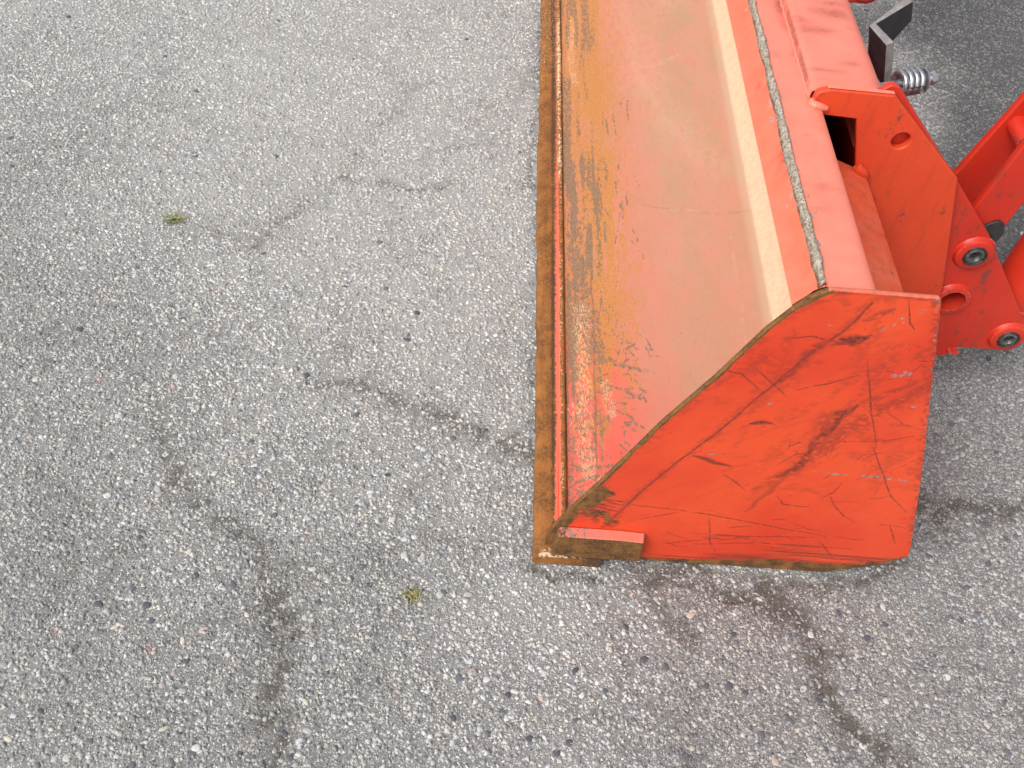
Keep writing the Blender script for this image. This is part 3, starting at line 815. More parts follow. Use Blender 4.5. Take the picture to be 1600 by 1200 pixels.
# ---- side cutter block welded on the toe
sb = [(0.016, 0.030), (0.022, 0.089), (0.120, 0.0895), (0.158, 0.0865), (0.162, 0.028), (0.100, 0.0275)]
Vb = [(a, -0.0200, b) for a, b in sb] + [(a + (0.003 if a > 0.15 else 0), -0.0005, b + 0.0005) for a, b in sb]
nb = len(sb)
blk = mesh_obj('side_cutter', Vb, [tuple(range(nb))] + [tuple(range(2 * nb - 1, nb - 1, -1))] + [(i, nb + i, nb + (i + 1) % nb, (i + 1) % nb) for i in range(nb)], None, bucket)
bm = bmesh.new(); bm.from_mesh(blk.data); bmesh.ops.recalc_face_normals(bm, faces=bm.faces)
bmesh.ops.subdivide_edges(bm, edges=bm.edges, cuts=5, use_grid_fill=True)
bm.to_mesh(blk.data); bm.free()
bevelled(blk, 0.0022, 2)
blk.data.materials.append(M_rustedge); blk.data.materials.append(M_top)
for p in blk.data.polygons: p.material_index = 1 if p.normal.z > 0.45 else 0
wv = np.zeros((len(blk.data.vertices), 4)); cb = np.array([v.co for v in blk.data.vertices])
wv[:, 0] = 0.5 * (1 - sst(0.02, 0.10, cb[:, 0])); wv[:, 2] = 0.45 * (1 - sst(0.05, 0.13, cb[:, 0])); wv[:, 1] = 0.25
set_attr(blk.data, 'wear', wv)
blk['label'] = 'rusty steel wear block with red painted top'

# ---- floor sheet and the bend up into the back
YF0 = 0.0102
FLOOR = [(0.044, 0.0300)]
def floor_wear(x, y):
    """masks over the bucket floor: orange rust film, bare steel, dust, pale scratches"""
    u = np.clip((x - 0.044) / 0.41, 0, 1)             # 0 at the front, 1 at the bend
    st = fbm(x * 95, y * 7, 101)                      # streaks along the bucket
    st2 = fbm(x * 60, y * 16, 103, 5)
    bl = fbm(x * 9, y * 4.5, 105)
    near = 1 - sst(0.25, 0.75, y)
    # bare steel: band behind the weld, thinning away from the near third
    bare = np.clip(0.62 * (1 - sst(0.09, 0.24, u + (bl - 0.5) * 0.16)) * (0.55 + 0.9 * sst(0.40, 0.62, st)) * (0.30 + 0.7 * sst(0.12, 0.42, y) * (1 - 0.45 * sst(0.9, 1.3, y))), 0, 1)
    bare = np.maximum(bare, 0.52 * sst(0.52, 0.66, st2) * (1 - sst(0.16, 0.36, u)) * (0.35 + 0.65 * near))
    # orange rust film
    ora = sst(0.42, 0.64, st + 0.25 * (1 - np.abs(u - 0.15) / 0.15)) * (1 - sst(0.20, 0.42, u + (bl - 0.5) * 0.2)) * sst(0.18, 0.5, y + (bl - 0.5) * 0.3)
    ora = np.maximum(ora, 0.75 * sst(0.56, 0.68, st2) * (1 - sst(0.28, 0.5, u)) * sst(0.10, 0.35, y + 0.6 * u))
    wash = 0.70 * (1 - sst(0.15, 0.62, u)) * sst(0.25, 0.55, y)
    ora = np.maximum(ora * 0.95, wash * (0.6 + 0.8 * bl))
    # dust: builds up towards the back and away from the near corner
    t = u + 0.70 * np.clip(y - 0.16, 0, 1.3) - 0.06
    du = sst(0.20, 0.56, t + (fbm(x * 7, y * 3, 107) - 0.5) * 0.42)
    du = du * (0.74 + 0.28 * sst(0.30, 0.65, u)) * (0.86 + 0.3 * (fbm(x * 5, y * 2.4, 109) - 0.5))
    return ora, bare, np.clip(du, 0, 0.97), u, st

def floor_material():
    """floor paint under dust; 'wear' R orange rust, G dark marks, B bare steel, A dust; 'wear2' R pale scratch zone, G pale dust"""
    n = NT('bucket_floor'); p = n.geo()
    r, g, b = n.sep(n.attr('wear')); a = n.attr('wear', 'Alpha')
    s, wd, bn = n.sep(n.attr('wear2'))
    fine = n.noise(p, 260.0, 5, 0.7); med = n.noise(p, 34.0, 5, 0.6)
    c = n.mix(n.ramp(med, 0.3, 0.7), (0.70, 0.085, 0.050), (0.68, 0.115, 0.075))
    c = n.mix(0.15, c, (0.78, 0.36, 0.30))
    du = n.math('MULTIPLY', a, n.ramp(n.noise(p, 70.0, 6, 0.7), 0.2, 0.75, 0.85, 1.08), clamp=True)
    dc = n.mix(n.ramp(n.noise(n.mapping(p, (3, 1.4, 3)), 5.0, 5, 0.6), 0.35, 0.65), (0.43, 0.29, 0.182), (0.49, 0.29, 0.205))
    dc = n.mix(n.ramp(n.noise(p, 110.0, 6, 0.75), 0.5, 0.75, 0, 0.45), dc, (0.36, 0.20, 0.12))
    dc = n.mix(n.ramp(n.noise(p, 480.0, 3, 0.7), 0.5, 0.75, 0, 0.35), dc, (0.66, 0.47, 0.34))
    dc = n.mix(n.ramp(n.noise(n.mapping(p, (2.2, 1.0, 2.2)), 11.0, 6, 0.65), 0.46, 0.66, 0, 0.42), dc, (0.58, 0.26, 0.18))
    hs1 = n.noise(n.mapping(p, (420, 16, 420)), 1.0, 3, 0.6)
    dc = n.mix(n.ramp(hs1, 0.64, 0.70, 0, 0.4), dc, (0.30, 0.17, 0.10))
    c = n.mix(du, c, dc)
    st = n.noise(n.mapping(p, (1.0, 0.32, 1.0)), 120.0, 6, 0.75)
    rm = n.ramp(n.math('ADD', r, n.ramp(st, 0.25, 0.75, -0.35, 0.35)), 0.30, 0.85)
    c = n.mix(n.math('MULTIPLY', rm, 0.74), c, n.mix(n.ramp(fine, 0.3, 0.7), (0.42, 0.17, 0.028), (0.58, 0.28, 0.07)))
    bmk = n.ramp(n.math('ADD', b, n.ramp(n.noise(n.mapping(p, (1.0, 0.5, 1.0)), 135.0, 6, 0.75), 0.22, 0.78, -0.5, 0.5)), 0.46, 0.60)
    c = n.mix(n.math('MULTIPLY', bmk, 0.9), c, n.mix(n.ramp(fine, 0.3, 0.7), (0.17, 0.105, 0.065), (0.33, 0.22, 0.145)))
    sm = n.ramp(n.math('ADD', s, n.ramp(n.noise(n.mapping(p, (2.6, 0.8, 1.0), (0, 0, 0.35)), 120.0, 6, 0.8, 1.2), 0.25, 0.75, -0.5, 0.5)), 0.46, 0.58)
    c = n.mix(n.math('MULTIPLY', sm, 0.8), c, (0.76, 0.50, 0.28))
    c = n.mix(n.math('MULTIPLY', g, n.ramp(fine, 0.3, 0.6, 0.5, 1), clamp=True), c, (0.19, 0.12, 0.08))
    c = n.mix(n.math('MULTIPLY', wd, n.ramp(n.noise(p, 70.0, 7, 0.78), 0.36, 0.62, 0.65, 1.05), clamp=True), c, (0.70, 0.51, 0.34))
    c = n.mix(n.math('MULTIPLY', bn, n.ramp(med, 0.25, 0.7, 0.6, 1), clamp=True), c, (0.42, 0.33, 0.22))
    sp = n.voronoi(p, 55.0); spc, _, _ = n.sep(n.voronoi(p, 55.0, 'F1', 'Color'))
    c = n.mix(n.math('MULTIPLY', n.ramp(sp, 0.05, 0.10, 1, 0), n.ramp(spc, 0.82, 0.86, 0, 0.75)), c, (0.30, 0.14, 0.06))
    n.set(color=c, rough=n.math('MULTIPLY_ADD', du, 0.3, 0.6), spec=0.22)
    n.set(normal=n.bump(n.math('ADD', n.math('MULTIPLY', fine, 0.5), n.math('MULTIPLY', n.math('ADD', bmk, rm), -0.5)), 0.25, 0.001))
    return n.m
M_floor = floor_material()

fx = np.concatenate([np.arange(0.0440, 0.2, 0.0020), np.arange(0.2, 0.443, 0.0042)])
prof = [(float(a), 0.030) for a in fx]
# big-radius bend up into the back sheet
ctrl = [(0.4450, 0.0303), (0.4530, 0.0330), (0.4610, 0.0405), (0.4710, 0.0530), (0.4815, 0.0680), (0.490, 0.0840), (0.497, 0.1040), (0.501, 0.1300), (0.502, 0.1650), (0.497, 0.2200), (0.480, 0.2900), (0.455, 0.3650), (0.428, 0.4450), (0.415, 0.4880)]
for (xa, za), (xb, zb) in zip(ctrl[:-1], ctrl[1:]):
    for k in range(3): prof.append((xa + (xb - xa) * k / 3, za + (zb - za) * k / 3))
prof.append(ctrl[-1])
prof = np.array(prof)
NYF = 520
yy = YF0 + (YB1 - YF0) * (np.linspace(0, 1, NYF + 1) ** 1.25)
n_ = len(prof)
FX = np.tile(prof[:, 0], (NYF + 1, 1)); FZ = np.tile(prof[:, 1], (NYF + 1, 1)); FY = np.repeat(yy[:, None], n_, 1)
FX = FX + 0.006 * (FY - 0.5) * (FX > 0.43) - 0.0062 * (FY - YF0) * np.clip((0.09 - FX) / 0.046, 0, 1) - 0.003 * np.clip((0.09 - FX) / 0.046, 0, 1)
FZ = FZ + (fbm(FX * 4, FY * 3, 200, 3) - 0.5) * 0.0018 * (FX > 0.08) * (FZ < 0.04)
V = np.stack([FX, FY, FZ], -1).reshape(-1, 3)
nfl = len(fx)
def sheet(name, i0, i1, mat):
    k = i1 - i0
    VV = np.stack([FX[:, i0:i1], FY[:, i0:i1], FZ[:, i0:i1]], -1).reshape(-1, 3)
    ii = np.arange((NYF + 1) * k).reshape(NYF + 1, k)
    q = np.stack([ii[:-1, :-1], ii[:-1, 1:], ii[1:, 1:], ii[1:, :-1]], -1).reshape(-1, 4)
    me = bpy.data.meshes.new(name)
    me.vertices.add(len(VV)); me.vertices.foreach_set('co', VV.astype(np.float32).ravel())
    me.loops.add(q.size); me.loops.foreach_set('vertex_index', q.astype(np.int32).ravel())
    me.polygons.add(len(q)); me.polygons.foreach_set('loop_start', np.arange(0, q.size, 4, dtype=np.int32))
    me.update(calc_edges=True); me.shade_smooth()
    ora, bare_, du, u, st = floor_wear(VV[:, 0], VV[:, 1])
    X_, Y_, Z_ = VV[:, 0], VV[:, 1], VV[:, 2]
    up = sst(0.036, 0.042, Z_)
    g_ = np.zeros(len(VV)); s_ = np.zeros(len(VV)); wd = np.zeros(len(VV))
    GP = (lambda p: tuple(at(p, 2, 0.030)[:2]))
    def ln(arr, pts, w, s, breakup=0.0, seed=0, soft=1.0):
        d, t = polydist(X_ + (vnoise(X_ * 40, Y_ * 40, seed) - 0.5) * 0.004, Y_ + (vnoise(X_ * 40, Y_ * 40, seed + 5) - 0.5) * 0.004, [GP(p) for p in pts])
        v = s * (1 - sst(1 - 0.7 * soft, 1 + soft, d / w))
        if breakup: v = v * sst(breakup - 0.12, breakup + 0.12, vnoise(X_ * 130, Y_ * 60, seed + 9))
        np.maximum(arr, v, out=arr)
    ln(s_, [(908, 480), (909, 560), (912, 650), (918, 740)], 0.018, 0.44, 0, 1)
    ln(s_, [(900, 640), (915, 700), (925, 760)], 0.030, 0.33, 0, 2)
    ln(s_, [(945, 600), (955, 645)], 0.012, 0.45, 0, 3)
    ln(s_, [(893, 30), (893, 110), (900, 130)], 0.012, 0.40, 0, 4)
    ln(g_, [(924, 430), (928, 520), (930, 620), (934, 745)], 0.0013, 0.8, 0.25, 5)
    ln(bare_, [(905, 440), (912, 480), (925, 520), (930, 560)], 0.022, 0.62, 0, 6)
    ln(bare_, [(895, 390), (905, 440)], 0.018, 0.60, 0, 7)
    ln(bare_, [(950, 480), (965, 530), (990, 590)], 0.020, 0.36, 0, 8)
    for k, (a, b) in enumerate((((900, 705), (930, 700)), ((895, 735), (960, 728)), ((900, 755), (950, 742)), ((945, 600), (1000, 622)), ((960, 570), (1010, 580)),
                                ((940, 560), (985, 575)), ((955, 640), (985, 652)), ((975, 660), (1005, 668)), ((890, 690), (915, 720)), ((905, 775), (935, 770)), ((900, 800), (925, 785)), ((885, 790), (905, 770)))):
        ln(bare_, [a, ((a[0] + b[0]) / 2, (a[1] + b[1]) / 2 - 3), b], 0.0042, 0.66, 0, 20 + k)
    # small gouges through the paint near the near corner
    rf = np.random.default_rng(77)
    for k in range(110):
        a = np.array([888 + 125 * rf.random() ** 1.5, rf.uniform(520, 800)])
        if a[0] > 1180 - (a[1] - 530) * 1.05 - 25: continue
        th = rf.normal(0.35, 0.5); L = rf.uniform(4, 20)
        b = a + L * np.array([math.cos(th), math.sin(th)])
        ln(bare_, [tuple(a), tuple(b)], rf.uniform(0.0014, 0.0030), rf.uniform(0.55, 0.85), 0, 200 + k)
    for k in range(40):
        a = np.array([rf.uniform(895, 990), rf.uniform(150, 520)]); th = rf.normal(1.45, 0.25); L = rf.uniform(8, 40)
        b = a + L * np.array([math.cos(th), math.sin(th)])
        ln(bare_, [tuple(a), tuple(b)], rf.uniform(0.0014, 0.0032), rf.uniform(0.45, 0.7), 0, 400 + k)
    # pale dust where water ran
    ln(wd, [(975, 10), (985, 55), (990, 95), (1003, 130), (1020, 160), (1040, 190)], 0.016, 0.20, 0.3, 40)
    ln(wd, [(1000, 105), (1030, 100), (1058, 86)], 0.006, 0.20, 0.3, 41)
    ln(wd, [(1000, 40), (1030, 10), (1060, 0)], 0.034, 0.12, 0.35, 42)
    ln(wd, [(975, 0), (985, 60), (1010, 140), (1060, 210)], 0.055, 0.12, 0.35, 47)
    ln(wd, [(1030, 180), (1080, 230), (1120, 260)], 0.035, 0.12, 0.35, 43)
    ln(wd, [(1050, 328), (1090, 330)], 0.003, 0.3, 0.4, 44)
    ln(g_, [(1000, 320), (1050, 327), (1120, 333), (1170, 331)], 0.0022, 0.35, 0.4, 45)
    ln(wd, [(1143, 370), (1152, 440), (1166, 535)], 0.0014, 0.2, 0.3, 46, 0.6)
    du = np.maximum(du, up * 0.93); ora = ora * (1 - up); bare_ = bare_ * (1 - up)
    bn = sst(0.432, 0.452, X_ - 0.006 * (Y_ - 0.5)) * (1 - sst(0.036, 0.042, Z_)) * 0.62 * (1 - 0.4 * (fbm(X_ * 3, Y_ * 3, 300)))
    wd = np.maximum(wd * (1 - up), 0.85 * up)
    set_attr(me, 'wear', np.stack([ora, g_, bare_, du], 1))
    set_attr(me, 'wear2', np.stack([s_, wd, bn, np.ones(len(VV))], 1))
    return link(name, me, mat, bucket)
floor = sheet('floor_sheet', 0, nfl + 2, M_floor)
floor['label'] = 'bucket floor with dusty, rust-streaked and scraped orange paint'
back = sheet('back_sheet', nfl + 1, n_, M_floor)
back['label'] = 'pale dusty curved back of the bucket'

# underside / outer skin so that the bucket is closed from other sides
outer = [(0.028, 0.0262), (0.090, 0.0272), (0.100, 0.0040), (0.470, 0.0040), (0.560, 0.044), (0.588, 0.074), (0.578, 0.112), (0.516, 0.300), (0.4385, 0.524)]
osk = extrude_y('outer_skin', outer, YF0, YB1, M_red, bucket, ny=2)

# ---- weld ridge along the front of the floor
rp = [(0.0295, 0.0258), (0.0310, 0.0320), (0.0345, 0.0362), (0.0385, 0.0370), (0.0420, 0.0350), (0.0445, 0.0300)]
def rwob(i, y):
    k = float(vnoise(np.array([y * 60.0 + i * 7]), np.array([2.5]), 5)[0]) - 0.5
    return (k * 0.0012, k * 0.0014 if 0 < i < 5 else 0)
ridge = extrude_y('weld_ridge', rp, YF0, YB1, M_rust, bucket, ny=700, shear=-0.0062, wob=rwob, smooth=True, cut=70)
co = np.array([v.co for v in ridge.data.vertices]); sx_ = co[:, 0] + 0.0062 * (co[:, 1] - YF0)
w = np.zeros((len(co), 4)); w[:, 3] = 1
rg = fbm(co[:, 1] * 40, co[:, 0] * 200, 16) - 0.5
w[:, 0] = 0.85 * (1 - sst(0.0315, 0.0360, sx_ + rg * 0.004)) * (1 - 0.5 * sst(0.6, 1.2, co[:, 1]))
w[:, 2] = 0.30 * (1 - np.abs(sx_ - 0.036) / 0.006) + 0.5 * (fbm(co[:, 1] * 7, sx_ * 60, 18) - 0.45) + 0.25 * sst(0.5, 1.2, co[:, 1])
w[:, 1] = 0.6 * sst(0.0385, 0.043, sx_) * (0.4 + 0.6 * sst(0.4, 0.6, fbm(co[:, 1] * 4, sx_ * 0, 19)))
set_attr(ridge.data, 'wear', np.clip(w, 0, 1))

B0, B1 = 0.385, 0.398
# ---- folded top lip: front face, bare bend, top
LIP_LOW = np.array([0.2405, 0.6065])
W0 = np.array([0.2665, 0.6425])
lipf = [(0.4150, 0.4870), (0.2800, 0.5980), tuple(LIP_LOW + np.array([0.0045, -0.0035])), tuple(LIP_LOW), tuple(LIP_LOW + (W0 - LIP_LOW) * 0.25), tuple(LIP_LOW + (W0 - LIP_LOW) * 0.5), tuple(LIP_LOW + (W0 - LIP_LOW) * 0.75), (0.2675, 0.639)]
def lwob(i, y): return ((float(vnoise(np.array([y * 6.0]), np.array([i * 3.5]), 9)[0]) - 0.5) * 0.0012 * (1 if 3 < i < 7 else 0), 0)
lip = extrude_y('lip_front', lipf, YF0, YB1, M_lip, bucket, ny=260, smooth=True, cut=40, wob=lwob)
co = np.array([v.co for v in lip.data.vertices])
s1 = np.clip((co[:, 2] - 0.6065) / 0.033, 0, 1)
w = np.zeros((len(co), 4))
w[:, 1] = 0.55 * sst(0.60, 0.74, fbm(co[:, 1] * 30, co[:, 2] * 60, 401)) * sst(0.2, 0.6, s1)
w[:, 2] = np.clip(0.48 * sst(0.56, 0.72, fbm(co[:, 1] * 40, co[:, 2] * 70, 402)) * sst(0.3, 0.7, s1), 0, 1)
w[:, 3] = 0.03 + 0.05 * (1 - s1)
set_attr(lip.data, 'wear', np.clip(w, 0, 1))
NB = 620
Vb = []; Fb = []
KB = 9
for j in range(NB + 1):
    y = 0.0100 + (YB1 - 0.01) * j / NB
    a = np.array([y])
    wd_ = 0.0024 + 0.0056 * float(fbm(a * 17, a * 0 + 2, 51)[0]) + 0.0012 * float(vnoise(a * 70, a * 0 + 4, 52)[0])
    cx = 0.2668 + (float(fbm(a * 9, a * 0 + 7, 53)[0]) - 0.5) * 0.005
    hz = 0.0030 + 0.0042 * float(vnoise(a * 95, a * 0 + 1, 54)[0])
    for k in range(KB):
        t = k / (KB - 1) * 2 - 1
        xx = cx + t * wd_ + (float(vnoise(a * 140, a * 0 + k * 2.3, 55)[0]) - 0.5) * 0.0020 * (1 if abs(t) > 0.9 else 0.3)
        zz = 0.6406 - (max(0.0, 0.2672 - xx) * 1.35) + hz * (1 - t * t) ** 0.7 - (0.0022 if abs(t) > 0.99 else -0.0004)
        Vb.append((xx, y, zz))
for j in range(NB):
    for k in range(KB - 1):
        a = j * KB + k; Fb.append((a, a + 1, a + KB + 1, a + KB))
bead = mesh_obj('worn_bend', Vb, Fb, M_worn, bucket, smooth=True)
recalc(bead.data)
set_attr(bead.data, 'rim', np.tile(np.array([[abs(k / (KB - 1) * 2 - 1), 0, 0, 1] for k in range(KB)]), (NB + 1, 1)))
bead['label'] = 'bare grey metal bend where the paint has worn off the top lip'

topp = [(0.2675, 0.639), (0.272, 0.6405), (0.285, 0.6405), (0.300, 0.6403), (0.312, 0.6402), (0.322, 0.6398), (0.3285, 0.6384), (0.3335, 0.6352), (0.3345, 0.630), (0.3300, 0.628)]
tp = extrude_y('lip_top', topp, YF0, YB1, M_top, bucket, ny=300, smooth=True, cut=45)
co = np.array([v.co for v in tp.data.vertices]); w = np.zeros((len(co), 4))
w[:, 1] = 0.28 * sst(0.60, 0.74, fbm(co[:, 1] * 45, co[:, 0] * 60, 411)) * (fbm(co[:, 1] * 4, co[:, 0] * 4, 413) > 0.5)
w[:, 2] = 0.50 * sst(0.56, 0.7, fbm(co[:, 1] * 60, co[:, 0] * 30, 412)) * (1 - sst(0.275, 0.300, co[:, 0]))
for (yc, wd_, xc) in ((0.66, 0.05, 0.312), (0.60, 0.025, 0.318)):
    w[:, 1] = np.maximum(w[:, 1], 0.8 * np.exp(-((co[:, 1] - yc) / wd_) ** 2) * np.exp(-((co[:, 0] - xc) / 0.008) ** 2))
w[:, 3] = 0.05
set_attr(tp.data, 'wear', np.clip(w, 0, 1))
# sloping rear flange below the lip
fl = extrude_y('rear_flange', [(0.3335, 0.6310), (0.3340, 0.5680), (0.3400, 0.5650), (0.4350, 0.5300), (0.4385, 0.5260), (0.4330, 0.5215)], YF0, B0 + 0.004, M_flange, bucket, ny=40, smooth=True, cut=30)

# ---- cross beam behind the lip
B0, B1 = 0.385, 0.398
bp = [(0.3155, 0.6385), (0.3165, 0.6520), (0.3195, 0.6545), (0.330, 0.6550), (0.360, 0.6550), (0.390, 0.6550), (0.404, 0.6545), (0.416, 0.6520), (0.4265, 0.6460), (0.4350, 0.6350), (0.4440, 0.6100), (0.4430, 0.5300), (0.4340, 0.5260)]
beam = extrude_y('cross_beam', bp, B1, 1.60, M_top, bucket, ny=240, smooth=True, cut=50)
co = np.array([v.co for v in beam.data.vertices]); w = np.zeros((len(co), 4))
def blob(px, py, rx, ry, s, arr, zz=0.655):
    g = at((px, py), 2, zz)
    dd = ((co[:, 0] - g[0]) / rx) ** 2 + ((co[:, 1] - g[1]) / ry) ** 2
    np.maximum(arr, s * np.exp(-dd), out=arr)
sc2 = w[:, 1]
for b_ in ((1290, 18, .018, .014, .95), (1310, 22, .012, .016, .8), (1268, 45, .020, .012, .7), (1285, 48, .022, .010, .55), (1252, 32, .010, .012, .5), (1330, 100, .012, .006, .6), (1275, 108, .010, .005, .55), (1310, 112, .012, .004, .5), (1300, 5, .02, .01, .6)):
    blob(*b_, sc2)
w[:, 1] = sc2 * 0.9
w[:, 1] = np.maximum(w[:, 1], 0.40 * sst(0.60, 0.75, fbm(co[:, 1] * 70, co[:, 0] * 22, 421)) * sst(0.45, 0.6, fbm(co[:, 1] * 6, co[:, 0] * 9, 425)))
seam = 1 - sst(0.0, 0.003, np.abs(co[:, 0] - 0.3165))
w[:, 1] = np.maximum(w[:, 1], seam * 0.7 * sst(0.35, 0.55, fbm(co[:, 1] * 25, co[:, 0] * 0, 422)))
set_attr(beam.data, 'wear', np.clip(w, 0, 1))
# seam weld along the beam
seamw = sweep('seam_weld', [(0.3155 + 0.0006 * math.sin(k * 2.1), B1 + k * 0.008, 0.6410 + 0.0005 * math.sin(k * 1.7)) for k in range(120)], 0.0024, M_top, bucket, 7)

# ---- hook brackets (near and far)
notch = [(0.342, 0.6240), (0.3895, 0.6220), (0.4190, 0.5330)]
br = [(0.318, 0.6330), (0.319, 0.6590), (0.336, 0.6655), (0.429, 0.6650), (0.578, 0.5340), (0.6470, 0.3260), (0.690, 0.160), (0.640, 0.110), (0.5740, 0.1100), (0.4330, 0.5350)] + notch[::-1]
brr = [0.004, 0.012, 0.012, 0.006, 0.004, 0.02, 0.03, 0.02, 0, 0, 0, 0.002, 0]
hole = [(0.4665 + 0.0138 * math.cos(t), 0.5925 + 0.0138 * math.sin(t)) for t in np.linspace(0, 2 * math.pi, 36, endpoint=False)]
brk = plate_xz('hook_bracket', [rounded_poly(br, brr), hole], B0, B1 - 0.0004, M_paint, bucket, 0.0022)
brk['label'] = 'flat orange hook bracket with round hole and black notch'
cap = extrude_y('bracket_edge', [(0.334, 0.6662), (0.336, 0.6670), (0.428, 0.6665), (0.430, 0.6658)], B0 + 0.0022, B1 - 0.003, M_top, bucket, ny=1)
fil = sweep('fillet_weld', [(0.4165, B0 - 0.001, 0.5395), (0.4195, B0 - 0.004, 0.5420), (0.4270, B0 - 0.005, 0.5370), (0.4345, B0 - 0.004, 0.5300), (0.4375, B0 - 0.001, 0.5230)], [0.004, 0.0075, 0.0085, 0.0075, 0.004], M_paint, bucket, 10)
fil2 = sweep('fillet_weld', [(0.3180, B0 + 0.004, 0.6440), (0.3165, B0 - 0.003, 0.6430), (0.3200, B0 - 0.006, 0.6420), (0.3300, B0 - 0.005, 0.6400), (0.3400, B0 - 0.003, 0.6370)], [0.004, 0.006, 0.007, 0.006, 0.004], M_top, bucket, 10)
brk2 = brk.copy(); col.objects.link(brk2); brk2.location.y += 1.24
brk2['label'] = 'second hook bracket near the far end of the bucket'

# ------------------------------------------------------------------ quick coupler
def coupler(dy, label, near=True):
    c = empty('quick_coupler', (0.64, 0.45 + dy, 0.0), label, 'loader coupler', 'quick couplers behind the bucket')
    y0, y1 = 0.4005 + dy, 0.4125 + dy
    ear = [(0.410, 0.600), (0.413, 0.6600), (0.4250, 0.6725), (0.438, 0.6690), (0.593, 0.5140), (0.686, 0.4190), (0.8390, 0.2320), (0.8630, 0.1900), (0.8590, 0.1630), (0.8380, 0.1550), (0.7450, 0.1540), (0.740, 0.130), (0.650, 0.110), (0.610, 0.20), (0.52, 0.45)]
    rd = [0, 0.01, 0.008, 0.01, 0.02, 0.03, 0.03, 0.02, 0.02, 0.02, 0.002, 0.002, 0.02, 0.02, 0.02]
    hl = [(0.6850 + 0.0225 * math.cos(t), 0.2760 + 0.0225 * math.sin(t)) for t in np.linspace(0, 2 * math.pi, 44, endpoint=False)]
    e = plate_xz('ear_plate', [rounded_poly(ear, rd), hl], y0, y1, M_red, c, 0.002)
    # short tube through the big hole
    lathe_y('sleeve', [(0.0225, y0 - 0.010), (0.0300, y0 - 0.0085), (0.0318, y0 - 0.002), (0.0345, y0 + 0.001), (0.0345, y0 + 0.11), (0.0225, y0 + 0.11), (0.0225, y0 - 0.010)], 0.685, 0.276, M_red, c)
    for cx, cz in ((0.677, 0.381), (0.825, 0.194)):
        lathe_y('boss', [(0.0175, y0 - 0.0095), (0.0275, y0 - 0.0095), (0.0300, y0 - 0.0078), (0.0312, y0 - 0.0030), (0.0350, y0 + 0.001), (0.0175, y0 + 0.004), (0.0175, y0 - 0.0095)], cx, cz, M_red, c)
        p = lathe_y('pin', [(0.0080, y0 - 0.0040), (0.0092, y0 - 0.0088), (0.0105, y0 - 0.0108), (0.0135, y0 - 0.0112), (0.0155, y0 - 0.0100), (0.0168, y0 - 0.0080), (0.0168, y0 + 0.11), (0.0, y0 + 0.11)], cx, cz, M_pin, c)
        lathe_y('pin_socket', [(0.0, y0 - 0.0075), (0.0022, y0 - 0.0075), (0.0028, y0 - 0.0050), (0.0081, y0 - 0.0045), (0.0081, y0 + 0.003), (0.0, y0 + 0.003)], cx, cz, M_grease, p)
        # greasy ring round the pin
        pts = []
        for k in range(41):
            t = 2 * math.pi * k / 40; rr_ = 0.0178 + 0.0006 * math.sin(3 * t + cx * 40) + 0.0005 * math.sin(11 * t)
            pts.append((cx + rr_ * math.cos(t), y0 - 0.0095, cz + rr_ * math.sin(t)))
        gk = sweep('grease', pts, 0.0022, M_grease, p, 7, False)
    rib = mesh_obj('rib', [(0.735, y0 - 0.012, 0.150), (0.752, y0 - 0.012, 0.1515), (0.752, y0, 0.1515), (0.735, y0, 0.150), (0.735, y0 - 0.012, 0.146), (0.752, y0 - 0.012, 0.1475), (0.752, y0, 0.1475), (0.735, y0, 0.146)],
                   [(0, 1, 2, 3), (7, 6, 5, 4), (0, 4, 5, 1), (1, 5, 6, 2), (3, 2, 6, 7), (0, 3, 7, 4)], M_red, c)
    return c
near_c = coupler(0.0, 'nearer red coupler plate with two pin bosses beside the lift arms')

# latch handle: bent flat bar, spring and bolt
ZT = 0.625
LEAN = np.array([0.31, 0.0, -0.951])
def hz(px, py, z=ZT): return at((px, py), 2, z)
oV, iV = hz(1358, 40), hz(1369, 37)                    # outer and inner corner of the bend
oF, iF = hz(1385, 71), hz(1397, 66)                    # front end
oR, iR = hz(1416, -4), hz(1427, 2)                     # rear end
top_pts = [oF, oV, oR, iR, iV, iF]
hgt = 0.058
Vh = [tuple(q) for q in top_pts]
for q, hh in zip(top_pts, (hgt * 1.35, hgt * 1.2, hgt * 0.62, hgt * 0.62, hgt * 1.2, hgt * 1.35)): Vh.append(tuple(q + LEAN * hh))
Fh = [(0, 1, 4, 5), (1, 2, 3, 4), (11, 10, 7, 6), (10, 9, 8, 7), (0, 6, 7, 1), (1, 7, 8, 2), (2, 8, 9, 3), (3, 9, 10, 4), (4, 10, 11, 5), (5, 11, 6, 0)]
hd = mesh_obj('latch_handle', Vh, Fh, None, near_c)
bevelled(hd, 0.0008, 2)
hd.data.materials.append(M_black); hd.data.materials.append(M_cutsteel)
for p in hd.data.polygons:
    c_ = p.center
    p.material_index = 1 if (p.normal.z > 0.6) or (p.normal.y < -0.72 and p.normal.x > -0.5 and c_.y < 0.66 and p.area < 0.002) else 0
hd['label'] = 'bent black flat bar latch handle with sawn grey edges'
